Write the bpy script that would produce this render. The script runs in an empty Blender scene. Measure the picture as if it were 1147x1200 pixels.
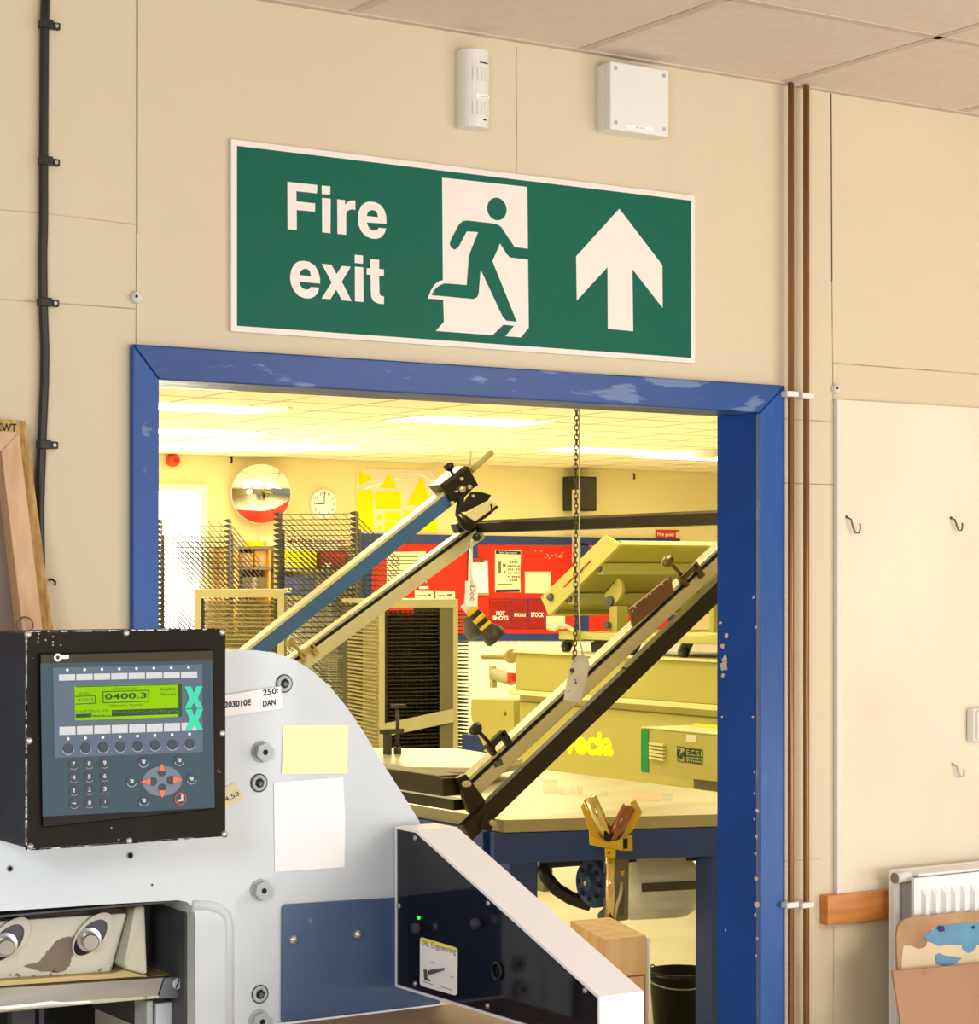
import bpy, bmesh, math, random
from mathutils import Vector, Matrix
from mathutils.geometry import tessellate_polygon
random.seed(7)
C = bpy.context.scene.collection

# ------------------------------------------------------------------ camera model
F, CX, YH, YAW, EYE = 2550.0, 573.5, 681.0, math.radians(32.93), 1.67
CS, SN = math.cos(YAW), math.sin(YAW)
def ray(x, y):
    a = (x - CX) / F
    return Vector((a*CS + SN, -a*SN + CS, (YH - y) / F))
CAM = Vector((0, 0, EYE))
def onY(x, y, Y):
    r = ray(x, y); return CAM + r * (Y / r.y)
def onX(x, y, X):
    r = ray(x, y); return CAM + r * (X / r.x)
def onZ(x, y, Z):
    r = ray(x, y); return CAM + r * ((Z - EYE) / r.z)
def atd(x, y, d):
    return CAM + ray(x, y) * d

W = 4.07            # near face of the partition wall
FAR = 19.1          # face of the far wall
CEIL = 2.884

# ------------------------------------------------------------------ materials
def lin(c):
    c = c / 255.0
    return c/12.92 if c <= 0.04045 else ((c+0.055)/1.055)**2.4
def rgb(r, g, b): return (lin(r), lin(g), lin(b), 1)
MATS = {}
def mat(name, col, rough=0.5, metal=0.0, var=0.08, scale=6.0, bump=0.0, bscale=60.0, emit=0.0, alpha=1.0, spec=0.5, stretch=None, col2=None, spots=None, trans=0.0, coat=0.0):
    if name in MATS: return MATS[name]
    m = bpy.data.materials.new(name); m.use_nodes = True
    nt = m.node_tree; N = nt.nodes; L = nt.links
    bs = N['Principled BSDF']
    bs.inputs['Roughness'].default_value = rough
    bs.inputs['Metallic'].default_value = metal
    bs.inputs['Specular IOR Level'].default_value = spec
    bs.inputs['Alpha'].default_value = alpha
    bs.inputs['Transmission Weight'].default_value = trans
    bs.inputs['Coat Weight'].default_value = coat
    c = rgb(*col)
    tc = N.new('ShaderNodeTexCoord')
    mp = N.new('ShaderNodeMapping'); L.new(tc.outputs['Object'], mp.inputs['Vector'])
    if stretch: mp.inputs['Scale'].default_value = stretch
    nz = N.new('ShaderNodeTexNoise'); nz.inputs['Scale'].default_value = scale; nz.inputs['Detail'].default_value = 6
    L.new(mp.outputs[0], nz.inputs['Vector'])
    rp = N.new('ShaderNodeValToRGB'); L.new(nz.outputs['Fac'], rp.inputs['Fac'])
    rp.color_ramp.elements[0].position = 0.3; rp.color_ramp.elements[1].position = 0.7
    if col2 is None:
        k = 1 - var; h = 1 + var*0.5
        rp.color_ramp.elements[0].color = (c[0]*k, c[1]*k, c[2]*k, 1)
        rp.color_ramp.elements[1].color = (min(1, c[0]*h), min(1, c[1]*h), min(1, c[2]*h), 1)
    else:
        rp.color_ramp.elements[0].color = rgb(*col2); rp.color_ramp.elements[1].color = c
    out = rp.outputs['Color']
    if spots:                      # (colour, noise scale, threshold, stretch)
        sc, ss, th, st = spots
        mp2 = N.new('ShaderNodeMapping'); L.new(tc.outputs['Object'], mp2.inputs['Vector']); mp2.inputs['Scale'].default_value = st
        n2 = N.new('ShaderNodeTexNoise'); n2.inputs['Scale'].default_value = ss; n2.inputs['Detail'].default_value = 8
        L.new(mp2.outputs[0], n2.inputs['Vector'])
        r2 = N.new('ShaderNodeValToRGB'); L.new(n2.outputs['Fac'], r2.inputs['Fac'])
        r2.color_ramp.elements[0].position = th; r2.color_ramp.elements[1].position = min(1, th+0.04)
        mx = N.new('ShaderNodeMixRGB'); L.new(r2.outputs['Color'], mx.inputs['Fac']); L.new(out, mx.inputs['Color1'])
        mx.inputs['Color2'].default_value = rgb(*sc); out = mx.outputs['Color']
    L.new(out, bs.inputs['Base Color'])
    if bump:
        nb = N.new('ShaderNodeTexNoise'); nb.inputs['Scale'].default_value = bscale; L.new(mp.outputs[0], nb.inputs['Vector'])
        bp = N.new('ShaderNodeBump'); bp.inputs['Strength'].default_value = bump; bp.inputs['Distance'].default_value = 0.01
        L.new(nb.outputs['Fac'], bp.inputs['Height']); L.new(bp.outputs['Normal'], bs.inputs['Normal'])
    if emit:
        L.new(out, bs.inputs['Emission Color']); bs.inputs['Emission Strength'].default_value = emit
    MATS[name] = m
    return m

M = dict(
    wall=mat('cream_wall', (218, 204, 178), 0.75, var=0.035, scale=1.3, bump=0.05, bscale=25, spots=((190, 172, 140), 26, 0.76, (1, 1, 1))),
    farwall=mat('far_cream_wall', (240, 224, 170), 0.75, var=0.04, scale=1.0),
    boardwall=mat('smudged_cream_board', (240, 230, 210), 0.7, var=0.02, scale=1.6, col2=(224, 213, 190)),
    seam=mat('wall_seam', (196, 176, 146), 0.8, var=0.5, scale=9),
    seamdark=mat('open_wall_seam', (92, 78, 62), 0.9, var=0.5, scale=14),
    ceil=mat('ceiling_tile', (226, 208, 198), 0.9, var=0.05, scale=30, bump=0.1, bscale=120),
    ceilgrid=mat('ceiling_grid', (204, 188, 176), 0.7, var=0.1, scale=8),
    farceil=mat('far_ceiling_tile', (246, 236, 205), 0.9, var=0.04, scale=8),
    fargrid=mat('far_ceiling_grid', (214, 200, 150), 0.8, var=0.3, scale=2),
    floor=mat('vinyl_floor', (236, 230, 206), 0.55, var=0.12, scale=2.5, spots=((222, 214, 186), 5, 0.62, (1, 1, 1))),
    blue=mat('blue_gloss_paint', (10, 76, 156), 0.38, var=0.22, scale=5, bump=0.12, bscale=30, stretch=(1, 1, 0.35), spots=((84, 112, 166), 16, 0.68, (1, 1, 0.35))),
    blueworn=mat('worn_blue_gloss_paint', (14, 68, 142), 0.38, var=0.25, scale=6, bump=0.2, bscale=36, stretch=(0.25, 1, 1), spots=((96, 122, 172), 26, 0.575, (0.22, 1, 1))),
    chip=mat('bare_paint_chip', (196, 186, 180), 0.7, var=0.25, scale=30),
    white=mat('white_plastic', (232, 230, 228), 0.4, var=0.02),
    offwhite=mat('offwhite_paint', (226, 222, 214), 0.5, var=0.04),
    signwhite=mat('sign_white', (240, 230, 226), 0.45, var=0.02),
    green=mat('sign_green', (0, 98, 80), 0.5, var=0.05, scale=1.0, spec=0.2),
    black=mat('black_plastic', (22, 22, 24), 0.45, var=0.2, scale=20),
    cable=mat('black_cable', (32, 32, 36), 0.4, var=0.1),
    copper=mat('aged_copper', (150, 108, 66), 0.3, metal=0.5, var=0.3, scale=5, stretch=(6, 6, 0.7)),
    screw=mat('zinc_screw', (190, 190, 188), 0.3, metal=0.8, var=0.2, scale=30),
    darkhole=mat('dark_recess', (14, 14, 16), 0.8, var=0.1),
    wood=mat('orange_stained_wood', (212, 142, 70), 0.4, var=0.2, scale=5, stretch=(1.2, 8, 14), col2=(188, 116, 50)),
    pale=mat('pale_pine', (222, 188, 150), 0.6, var=0.15, scale=5, stretch=(8, 8, 1.0), col2=(198, 160, 124)),
    pinebox=mat('pine_box', (226, 190, 144), 0.6, var=0.2, scale=3, stretch=(9, 9, 1.2), col2=(204, 156, 104)),
    ply=mat('plywood_edge', (206, 170, 104), 0.65, var=0.3, scale=9, stretch=(14, 14, 1), col2=(150, 112, 62)),
    mesh=mat('screen_mesh', (134, 118, 108), 0.6, var=0.08, scale=2),
    board=mat('brown_hardboard', (172, 130, 100), 0.7, var=0.1, scale=4, spots=((158, 116, 86), 9, 0.62, (1, 1, 1))),
    card=mat('torn_cardboard', (196, 160, 122), 0.85, var=0.2, scale=8, col2=(160, 124, 92)),
    cardpale=mat('bare_cardboard_layer', (222, 200, 166), 0.85, var=0.1, scale=9),
    cardblue=mat('blue_print_on_cardboard', (98, 150, 184), 0.7, var=0.15, scale=20),
    cardnavy=mat('navy_print_on_cardboard', (34, 50, 106), 0.7),
    rad=mat('radiator_enamel', (238, 238, 240), 0.3, var=0.02),
    cap=mat('brown_cap', (150, 122, 104), 0.5),
    # machine
    grey=mat('machine_grey_paint', (204, 211, 216), 0.36, var=0.04, scale=3, coat=0.2),
    slate=mat('slate_blue_paint', (70, 92, 128), 0.35, var=0.06, scale=3, spots=((104, 122, 150), 30, 0.69, (1, 1, 1))),
    bolt=mat('painted_bolt', (176, 182, 186), 0.35, var=0.1, scale=20),
    housing=mat('black_navy_housing', (24, 30, 52), 0.5, var=0.15, scale=4, spec=0.2),
    bezel=mat('worn_black_bezel', (34, 29, 23), 0.55, var=0.25, scale=6, spec=0.12, spots=((150, 145, 136), 45, 0.73, (1, 1, 1))),
    wornedge=mat('bare_metal_edge', (170, 170, 176), 0.4, metal=0.4, var=0.5, scale=40),
    strip=mat('bezel_strip', (62, 54, 36), 0.4, var=0.1, spec=0.15),
    strip2=mat('lower_bezel_strip', (17, 12, 13), 0.4, var=0.1, spec=0.15),
    membrane=mat('grey_blue_membrane', (62, 81, 94), 0.5, var=0.03, spec=0.2),
    membrane2=mat('light_membrane_field', (92, 107, 127), 0.5, var=0.03, spec=0.2),
    lcd=mat('green_lcd', (134, 192, 4), 0.5, var=0.12, scale=5, spec=0.05, emit=0.12),
    lcdtext=mat('lcd_text', (24, 66, 14), 0.6),
    lcdtext2=mat('faint_lcd_text', (72, 120, 20), 0.6),
    keylabel=mat('key_label_grey', (198, 203, 210), 0.5, var=0.02),
    keydark=mat('dark_key', (42, 54, 66), 0.5),
    keyring=mat('light_key_ring', (180, 192, 204), 0.5),
    orange=mat('orange_arrow', (240, 112, 52), 0.5),
    teal=mat('teal_emblem', (34, 206, 168), 0.5),
    redring=mat('red_key_ring', (222, 84, 64), 0.5),
    oval=mat('oval_field', (100, 112, 132), 0.45),
    yellownote=mat('pale_yellow_note', (250, 246, 190), 0.8, var=0.03),
    paper=mat('white_paper', (250, 250, 252), 0.8, var=0.01),
    creampaper=mat('cream_paper', (236, 226, 190), 0.8, var=0.04),
    ink=mat('black_ink', (20, 20, 24), 0.7),
    greyink=mat('grey_ink', (110, 108, 100), 0.7),
    powder=mat('white_powder_coat', (246, 246, 250), 0.4, var=0.01),
    smoked=mat('smoked_acrylic', (20, 20, 34), 0.06, alpha=0.72, var=0.1, scale=3),
    inner=mat('guard_interior', (46, 44, 56), 0.6, var=0.4, scale=4),
    led=mat('green_led', (40, 240, 60), 0.3, emit=4.0),
    sticker=mat('sticker_yellow', (250, 244, 120), 0.5),
    creammetal=mat('old_cream_enamel', (196, 192, 172), 0.45, var=0.12, scale=5, spots=((132, 112, 92), 30, 0.68, (1, 1, 1))),
    wornbrown=mat('bare_brown_metal', (120, 102, 86), 0.6, var=0.15, scale=25),
    blade=mat('oily_steel', (132, 126, 116), 0.35, metal=0.6, var=0.4, scale=3, stretch=(1, 1, 9)),
    brass=mat('greasy_yellow_edge', (186, 164, 104), 0.4, metal=0.2, var=0.25, scale=7, stretch=(1, 1, 6)),
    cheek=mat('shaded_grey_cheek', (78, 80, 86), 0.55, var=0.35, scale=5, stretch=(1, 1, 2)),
    dullsteel=mat('dull_dark_steel', (104, 104, 108), 0.5, metal=0.3, var=0.3, scale=6),
    bench=mat('brown_bench_top', (166, 134, 100), 0.6, var=0.12, scale=4),
    # far room
    olive=mat('olive_green_enamel', (188, 178, 94), 0.42, var=0.05, scale=2),
    olive2=mat('pale_olive_enamel', (198, 194, 112), 0.42, var=0.05, scale=2),
    brightlip=mat('pale_lip', (230, 222, 160), 0.5, var=0.05),
    yellowletter=mat('bright_yellow_letter', (255, 236, 0), 0.5, emit=0.25),
    greentape=mat('green_tape', (0, 140, 70), 0.5, var=0.1),
    logogreen=mat('dark_green_logo', (18, 62, 36), 0.5),
    greenpale=mat('faded_green_tape', (140, 200, 130), 0.6, var=0.1),
    bluelining=mat('blue_reveal_paint', (2, 66, 168), 0.6, var=0.15, scale=4, spec=0.12),
    bluebeam=mat('blue_machine_paint', (36, 68, 142), 0.45, var=0.12, scale=4),
    bluearm=mat('mid_blue_paint', (58, 104, 168), 0.4, var=0.12, scale=5),
    alu=mat('brushed_aluminium', (216, 212, 190), 0.3, metal=0.7, var=0.2, scale=4, stretch=(1, 20, 20)),
    aluflat=mat('pale_rail_face', (222, 216, 184), 0.4, metal=0.3, var=0.1, scale=5),
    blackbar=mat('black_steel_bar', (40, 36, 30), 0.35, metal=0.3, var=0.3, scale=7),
    sheen=mat('painted_bar_sheen', (150, 146, 128), 0.25, metal=0.8, var=0.3, scale=6),  # pale metal stands in for the sheen along the black bars
    tabletop=mat('worn_metal_table_top', (214, 206, 178), 0.3, metal=0.35, var=0.12, scale=3, stretch=(0.6, 3, 1)),
    tableside=mat('table_edge', (176, 166, 128), 0.5, var=0.1),
    reflectred=mat('red_table_reflection', (216, 172, 134), 0.35, var=0.25, scale=14),
    reflectblue=mat('blue_table_reflection', (180, 178, 150), 0.35, var=0.25, scale=14),
    wire=mat('dark_wire', (58, 52, 34), 0.4, metal=0.5, var=0.2),
    wirelight=mat('zinc_wire', (190, 180, 130), 0.4, metal=0.5, var=0.2),
    bracket=mat('dark_bracket', (62, 58, 48), 0.5, var=0.2),
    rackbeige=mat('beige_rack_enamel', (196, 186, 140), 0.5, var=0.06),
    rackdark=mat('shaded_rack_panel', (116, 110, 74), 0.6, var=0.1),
    red=mat('red_felt', (226, 42, 14), 0.85, var=0.08, scale=12),
    framenavy=mat('navy_frame_paint', (34, 58, 118), 0.5, var=0.1),
    redplastic=mat('red_plastic', (222, 54, 30), 0.4, var=0.05),
    pocket=mat('tinted_pocket', (176, 40, 34), 0.25, var=0.1, alpha=0.75),
    pocketedge=mat('violet_pocket_edge', (104, 46, 120), 0.4),
    silver=mat('mirror_silver', (236, 236, 232), 0.03, metal=1.0, var=0.0),
    film=mat('clear_film', (240, 224, 200), 0.4, alpha=1.0, var=0.05),
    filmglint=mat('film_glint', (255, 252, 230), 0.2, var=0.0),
    vyellow=mat('vivid_yellow_vinyl', (255, 230, 0), 0.5, var=0.02, spec=0.1),
    stickred=mat('red_box', (160, 40, 24), 0.6, var=0.08),
    stickblue=mat('blue_box', (70, 82, 150), 0.6, var=0.08),
    cardboardbox=mat('brown_cardboard_box', (204, 150, 66), 0.8, var=0.1),
    yellowpaint=mat('yellow_machine_paint', (226, 186, 20), 0.4, var=0.08),
    chrome=mat('chrome_roller', (226, 206, 150), 0.14, metal=1.0, var=0.08),
    copperroll=mat('rusty_roller', (158, 106, 78), 0.25, metal=0.8, var=0.2),
    drum=mat('galvanised_drum', (236, 230, 214), 0.5, metal=0.0, var=0.16, scale=5, stretch=(1, 1, 6)),
    drumband=mat('drum_band', (96, 88, 66), 0.5, metal=0.3, var=0.1),
    motorblue=mat('dark_blue_motor', (30, 62, 118), 0.45, var=0.12),
    greybox=mat('grey_switch_box', (124, 118, 104), 0.5, var=0.1),
    bucket=mat('black_bucket', (18, 17, 18), 0.35, var=0.2),
    chain=mat('steel_chain', (112, 96, 62), 0.35, metal=0.8, var=0.3, scale=60),
    splat=mat('paint_spattered_block', (222, 212, 186), 0.6, var=0.15, scale=20, spots=((66, 60, 56), 32, 0.60, (1, 1, 1))),
    brownplate=mat('brown_coated_plate', (128, 92, 60), 0.45, var=0.15, scale=8),
    tape=mat('hazard_yellow', (250, 206, 10), 0.5),
    glow=mat('daylit_pane', (255, 254, 246), 0.4, emit=3.2, var=0.0),
    lamp=mat('lit_diffuser', (255, 250, 216), 0.5, emit=5.0, var=0.0),
    trimwhite=mat('white_trim', (242, 236, 220), 0.5, var=0.02),
)

# ------------------------------------------------------------------ mesh builder
class MB:
    def __init__(s): s.v = []; s.f = []; s.m = []; s.sm = []
    def add(s, vs, fs, mi=0, smooth=False):
        o = len(s.v); s.v += [Vector(p) for p in vs]
        for f in fs: s.f.append([i+o for i in f]); s.m.append(mi); s.sm.append(smooth)
        return s
    def quad(s, a, b, c, d, mi=0): return s.add([a, b, c, d], [(0, 1, 2, 3)], mi)
    def hexa(s, p, mi=0):       # 8 points: bottom 4 then top 4
        return s.add(p, [(3, 2, 1, 0), (4, 5, 6, 7), (0, 1, 5, 4), (1, 2, 6, 5), (2, 3, 7, 6), (3, 0, 4, 7)], mi)
    def box(s, x0, x1, y0, y1, z0, z1, mi=0):
        return s.hexa([(x0, y0, z0), (x1, y0, z0), (x1, y1, z0), (x0, y1, z0), (x0, y0, z1), (x1, y0, z1), (x1, y1, z1), (x0, y1, z1)], mi)
    def obox(s, c, ax, ay, az, mi=0):      # centre + half-axes
        c = Vector(c); ax, ay, az = Vector(ax), Vector(ay), Vector(az)
        return s.hexa([c-ax-ay-az, c+ax-ay-az, c+ax+ay-az, c-ax+ay-az, c-ax-ay+az, c+ax-ay+az, c+ax+ay+az, c-ax+ay+az], mi)
    def bar(s, p0, p1, w, h, up=(0, 0, 1), mi=0):    # rectangular bar, w across, h along up
        p0, p1 = Vector(p0), Vector(p1); d = (p1-p0); t = d.normalized()
        sd = t.cross(Vector(up)).normalized(); u = sd.cross(t).normalized()
        return s.obox((p0+p1)/2, d/2, sd*(w/2), u*(h/2), mi)
    def tube(s, pts, r, n=10, mi=0, caps=True, smooth=True):
        pts = [Vector(p) for p in pts]; rings = []; rs = r if isinstance(r, (list, tuple)) else [r]*len(pts)
        t0 = (pts[1]-pts[0]).normalized(); ref = Vector((0, 0, 1)) if abs(t0.z) < 0.9 else Vector((1, 0, 0))
        u = t0.cross(ref).normalized(); o = len(s.v)
        for i, p in enumerate(pts):
            t = (pts[min(i+1, len(pts)-1)] - pts[max(i-1, 0)]).normalized()
            u = (u - t*u.dot(t)).normalized(); w = t.cross(u)
            for k in range(n):
                a = 2*math.pi*(k+0.5)/n
                s.v.append(p + (u*math.cos(a) + w*math.sin(a))*rs[i])
        for i in range(len(pts)-1):
            for k in range(n):
                s.f.append([o+i*n+k, o+i*n+(k+1) % n, o+(i+1)*n+(k+1) % n, o+(i+1)*n+k]); s.m.append(mi); s.sm.append(smooth and n > 4)
        if caps:
            s.f.append([o+k for k in range(n)][::-1]); s.m.append(mi); s.sm.append(False)
            s.f.append([o+(len(pts)-1)*n+k for k in range(n)]); s.m.append(mi); s.sm.append(False)
        return s
    def disc(s, c, nrm, r, h, n=20, mi=0):           # short cylinder standing on c along nrm
        c = Vector(c); nrm = Vector(nrm).normalized()
        return s.tube([c, c+nrm*h], r, n, mi, True, True)
    def lathe(s, c, axis, prof, n=24, mi=0, smooth=True, ref=None):   # prof: (radius, height)
        c = Vector(c); ax = Vector(axis).normalized(); ref = Vector(ref) if ref else (Vector((0, 0, 1)) if abs(ax.z) < 0.9 else Vector((1, 0, 0)))
        u = ax.cross(ref).normalized(); w = ax.cross(u); o = len(s.v)
        for r, h in prof:
            for k in range(n):
                a = 2*math.pi*k/n; s.v.append(c + ax*h + (u*math.cos(a)+w*math.sin(a))*max(r, 1e-5))
        for i in range(len(prof)-1):
            for k in range(n):
                s.f.append([o+i*n+k, o+i*n+(k+1) % n, o+(i+1)*n+(k+1) % n, o+(i+1)*n+k]); s.m.append(mi); s.sm.append(smooth)
        return s
    def ring(s, c, nrm, r, t, n=24, mi=0, a0=0, a1=360, up=(0, 0, 1), k=6):   # torus arc
        c = Vector(c); nm = Vector(nrm).normalized(); w = Vector(up); w = (w - nm*w.dot(nm)).normalized(); u = w.cross(nm)
        full = abs(a1-a0) >= 360
        pts = [c + (u*math.cos(math.radians(a0+(a1-a0)*i/n)) + w*math.sin(math.radians(a0+(a1-a0)*i/n)))*r for i in range(n+1)]
        return s.tube(pts, t, k, mi, not full)
    def poly(s, loops, th=None, mi=0, smi=None):      # planar polygon(s) with holes; th = extrusion vector
        if not isinstance(loops[0], (list, tuple)) or isinstance(loops[0][0], (int, float)): loops = [loops]
        loops = [[Vector(p) for p in lp] for lp in loops]
        tris = tessellate_polygon(loops); flat = [p for lp in loops for p in lp]
        # orient
        nrm = Vector((0, 0, 0))
        lp = loops[0]
        for i in range(len(lp)): nrm += lp[i].cross(lp[(i+1) % len(lp)])
        o = len(s.v)
        s.v += flat
        for t in tris:
            t = list(t); n = (flat[t[1]]-flat[t[0]]).cross(flat[t[2]]-flat[t[0]])
            if n.dot(nrm) < 0: t.reverse()
            s.f.append([o+i for i in t]); s.m.append(mi); s.sm.append(False)
        if th is not None:
            th = Vector(th); o2 = len(s.v); s.v += [p+th for p in flat]
            for t in tris:
                t = list(t); n = (flat[t[1]]-flat[t[0]]).cross(flat[t[2]]-flat[t[0]])
                if n.dot(nrm) > 0: t.reverse()
                s.f.append([o2+i for i in t]); s.m.append(mi); s.sm.append(False)
            b = 0
            for lp in loops:
                n = len(lp)
                for i in range(n):
                    j = (i+1) % n
                    s.f.append([o+b+i, o+b+j, o2+b+j, o2+b+i]); s.m.append(mi if smi is None else smi); s.sm.append(False)
                b += n
        return s
    def text(s, txt, bl, br, tl, bold=0.0, mi=0, off=(0, 0, 0), keep=False):
        vs, fs = glyphs(txt, bold)
        if not vs: return s
        xs = [v[0] for v in vs]; ys = [v[1] for v in vs]; x0, x1, y0, y1 = min(xs), max(xs), min(ys), max(ys)
        bl, br, tl, off = Vector(bl), Vector(br), Vector(tl), Vector(off)
        return s.add([bl + (br-bl)*((v[0]-x0)/(x1-x0)) + (tl-bl)*((v[1]-y0)/(y1-y0)) + off for v in vs], fs, mi)
    def build(s, name, mats, parent=None, bevel=0.0, seg=2, angle=40, recalc=True):
        rt = parent
        while rt is not None and rt.parent is not None: rt = rt.parent
        base = rt.location if rt is not None else Vector((0, 0, 0))
        me = bpy.data.meshes.new(name)
        org = Vector((0, 0, 0)) if parent is not None else s.v[0]*0
        me.from_pydata([tuple(p - Vector(base)) for p in s.v], [], s.f)
        if not isinstance(mats, (list, tuple)): mats = [mats]
        for m in mats: me.materials.append(M[m])
        for p, mi, sm in zip(me.polygons, s.m, s.sm): p.material_index = mi; p.use_smooth = sm
        if recalc:
            bm = bmesh.new(); bm.from_mesh(me); bmesh.ops.recalc_face_normals(bm, faces=bm.faces); bm.to_mesh(me); bm.free()
        me.update()
        o = bpy.data.objects.new(name, me); C.objects.link(o)
        if parent is not None: o.parent = parent
        if bevel:
            b = o.modifiers.new('bevel', 'BEVEL'); b.width = bevel; b.segments = seg; b.limit_method = 'ANGLE'; b.angle_limit = math.radians(angle); b.harden_normals = True
        return o

_G = {}
def glyphs(txt, bold):
    k = (txt, bold)
    if k in _G: return _G[k]
    cu = bpy.data.curves.new('t', 'FONT'); cu.body = txt; cu.offset = bold; cu.resolution_u = 3
    ob = bpy.data.objects.new('t', cu); C.objects.link(ob)
    dg = bpy.context.evaluated_depsgraph_get(); dg.update()
    me = bpy.data.meshes.new_from_object(ob.evaluated_get(dg))
    vs = [tuple(v.co) for v in me.vertices]; fs = [tuple(p.vertices) for p in me.polygons]
    bpy.data.objects.remove(ob); bpy.data.curves.remove(cu); bpy.data.meshes.remove(me)
    _G[k] = (vs, fs); return _G[k]

def thing(name, label, cat, loc=(0, 0, 0), group=None):
    o = bpy.data.objects.new(name, None); C.objects.link(o); o.location = loc; o.empty_display_size = 0.05
    o['label'] = label; o['category'] = cat
    if group: o['group'] = group
    return o
def tag(o, label, cat, group=None):
    o['label'] = label; o['category'] = cat
    if group: o['group'] = group
    return o
def struct(o, label=None):
    o['kind'] = 'structure'
    if label: o['label'] = label
    return o
def sempty(name, label):
    o = bpy.data.objects.new(name, None); C.objects.link(o); o['kind'] = 'structure'; o['label'] = label; return o

def crop(ox, oy, s):
    return lambda x, y: (ox + x/s, oy + y/s)
# =================================================================== SETTING
L0 = onY(151, 401, W); R0 = onY(914, 455, W)
XL, XR = L0.x, R0.x                                   # outer edges of the frame
ZT = (L0.z + R0.z)/2
xl = onY(187, 444, W-0.02).x; xr = onY(891, 484, W-0.02).x
zt = (onY(187, 444, W-0.02).z + onY(891, 484, W-0.02).z)/2
TH = 0.14
w = MB()
w.box(-3, xl-0.012, W, W+TH, 0, CEIL); w.box(xr+0.012, 9, W, W+TH, 0, CEIL); w.box(xl-0.012, xr+0.012, W, W+TH, zt+0.012, CEIL)
wall = struct(w.build('wall_front', 'wall'), 'cream painted partition wall with fine panel seams')
def seam(pts, wd, m):
    b = MB()
    for (a, c) in zip(pts[:-1], pts[1:]):
        p, q = onY(*a, W), onY(*c, W); b.bar(p + Vector((0, -0.0006, 0)), q + Vector((0, -0.0006, 0)), 0.0012, wd, up=(1, 0, 0) if abs(p.x-q.x) < 0.05 else (0, 0, 1))
    b.build('panel_seam', m, wall)
seam([(160.5, -30), (160.3, 274)], 0.0026, 'seamdark')
seam([(160, 274), (159.5, 402)], 0.002, 'seam')
seam([(-20, 244), (60, 251), (158, 263)], 0.002, 'seam')
seam([(-20, 349), (158, 362)], 0.0026, 'seam')
seam([(605, 55), (605, 203)], 0.002, 'seam')
seam([(973.5, 110), (974.5, 330)], 0.003, 'seamdark')
seam([(974.5, 330), (976, 470)], 0.002, 'seam')
seam([(976, 425.5), (1180, 441)], 0.003, 'seam')
seam([(915, 491), (976, 494)], 0.0025, 'seam')
seam([(915, 566), (978, 568)], 0.002, 'seam')
seam([(913, 1010), (962, 1006)], 0.002, 'seam')
seam([(976.5, 1086), (976, 1230)], 0.0025, 'seam')

# doorway frame : blue painted architraves with lining
door = sempty('door_1', 'blue painted wooden doorway frame around the opening')
y0, y1 = W-0.02, W+TH+0.012
aw = 0.0
a = MB(); a.poly([(XL, y0, 0), (xl, y0, 0), (xl, y0, zt), (XL, y0, ZT)], (0, 0.02, 0)); a.build('architrave', 'blue', door, 0.004)
a = MB(); a.poly([(xr, y0, 0), (XR, y0, 0), (XR, y0, ZT), (xr, y0, zt)], (0, 0.02, 0)); a.build('architrave', 'blue', door, 0.004)
a = MB(); a.poly([(XL, y0, ZT), (xl, y0, zt), (xr, y0, zt), (XR, y0, ZT)], (0, 0.02, 0)); a.build('architrave', 'blueworn', door, 0.004)
lx = onX(840, 700, xr).y                               # back edge of the right reveal
a = MB(); a.box(xr+0.001, xr+0.0115, y0+0.0205, lx, 0, zt+0.0005); a.build('lining', 'bluelining', door)
a = MB(); a.box(xl-0.0115, xl-0.001, y0+0.0205, lx, 0, zt+0.0005); a.build('lining', 'bluelining', door)
a = MB(); a.box(xl-0.0115, xr+0.0115, y0+0.0205, lx, zt+0.001, zt+0.0115); a.build('lining', 'blueworn', door, 0.002)
# chipped paint on the right reveal
cp = MB()
rc = random.Random(3)
for (cx, cy, r) in [(849, 772, 5), (848, 780, 6), (846, 757, 3.5), (851, 745, 3), (844, 730, 2.5), (847, 792, 2.5), (886, 735, 2), (883, 700, 2), (886, 980, 2.5), (885, 1000, 2.2), (886, 1030, 3), (887, 1060, 4), (885, 1072, 2.6), (887, 1100, 2.2), (886, 1120, 2), (884, 960, 1.8), (884, 930, 1.8), (850, 1090, 1.5), (846, 840, 1.6), (887, 950, 3), (884, 905, 1.5), (882, 840, 1.5)]:
    pts = []
    for k in range(9):
        an = 2*math.pi*k/9; rr = r*(0.55+0.7*rc.random())
        p = onX(cx+math.cos(an)*rr*0.8, cy+math.sin(an)*rr, xr-0.0006); pts.append(p)
    cp.poly(pts)
cp.build('paint_chips', 'chip', door)
kn = MB(); pts = []
for k in range(14):
    an = 2*math.pi*k/14; pts.append(onY(172+6*math.cos(an), 503+9*math.sin(an), y0-0.0006))
kn.poly(pts); kn.build('knot_mark', 'blueworn', door)

# near ceiling with lay-in tiles
c = MB(); c.box(-3, 9, -3, W, CEIL, CEIL+0.1)
ce = struct(c.build('ceiling_near', 'ceil'), 'pinkish lay-in tile ceiling of the near room')
g = MB(); t = 0.006
gy = onZ(1100, 43.5, CEIL).y; gx = onZ(912, 98, CEIL).x
k = -3
while gy - 0.6*(k) > -2.5 and k < 12:
    yy = gy - 0.6*k
    if yy < W-0.02: g.box(-3, 9, yy-0.012, yy+0.012, CEIL-0.002, CEIL+0.001)
    k += 1
for k in range(-9, 9): g.box(gx+0.6*k-0.012, gx+0.6*k+0.012, -2.5, W, CEIL-0.002, CEIL+0.001)
g.box(-3, 9, W-0.02, W, CEIL-0.004, CEIL+0.001)
g.build('ceiling_grid', 'ceilgrid', ce)

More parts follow.
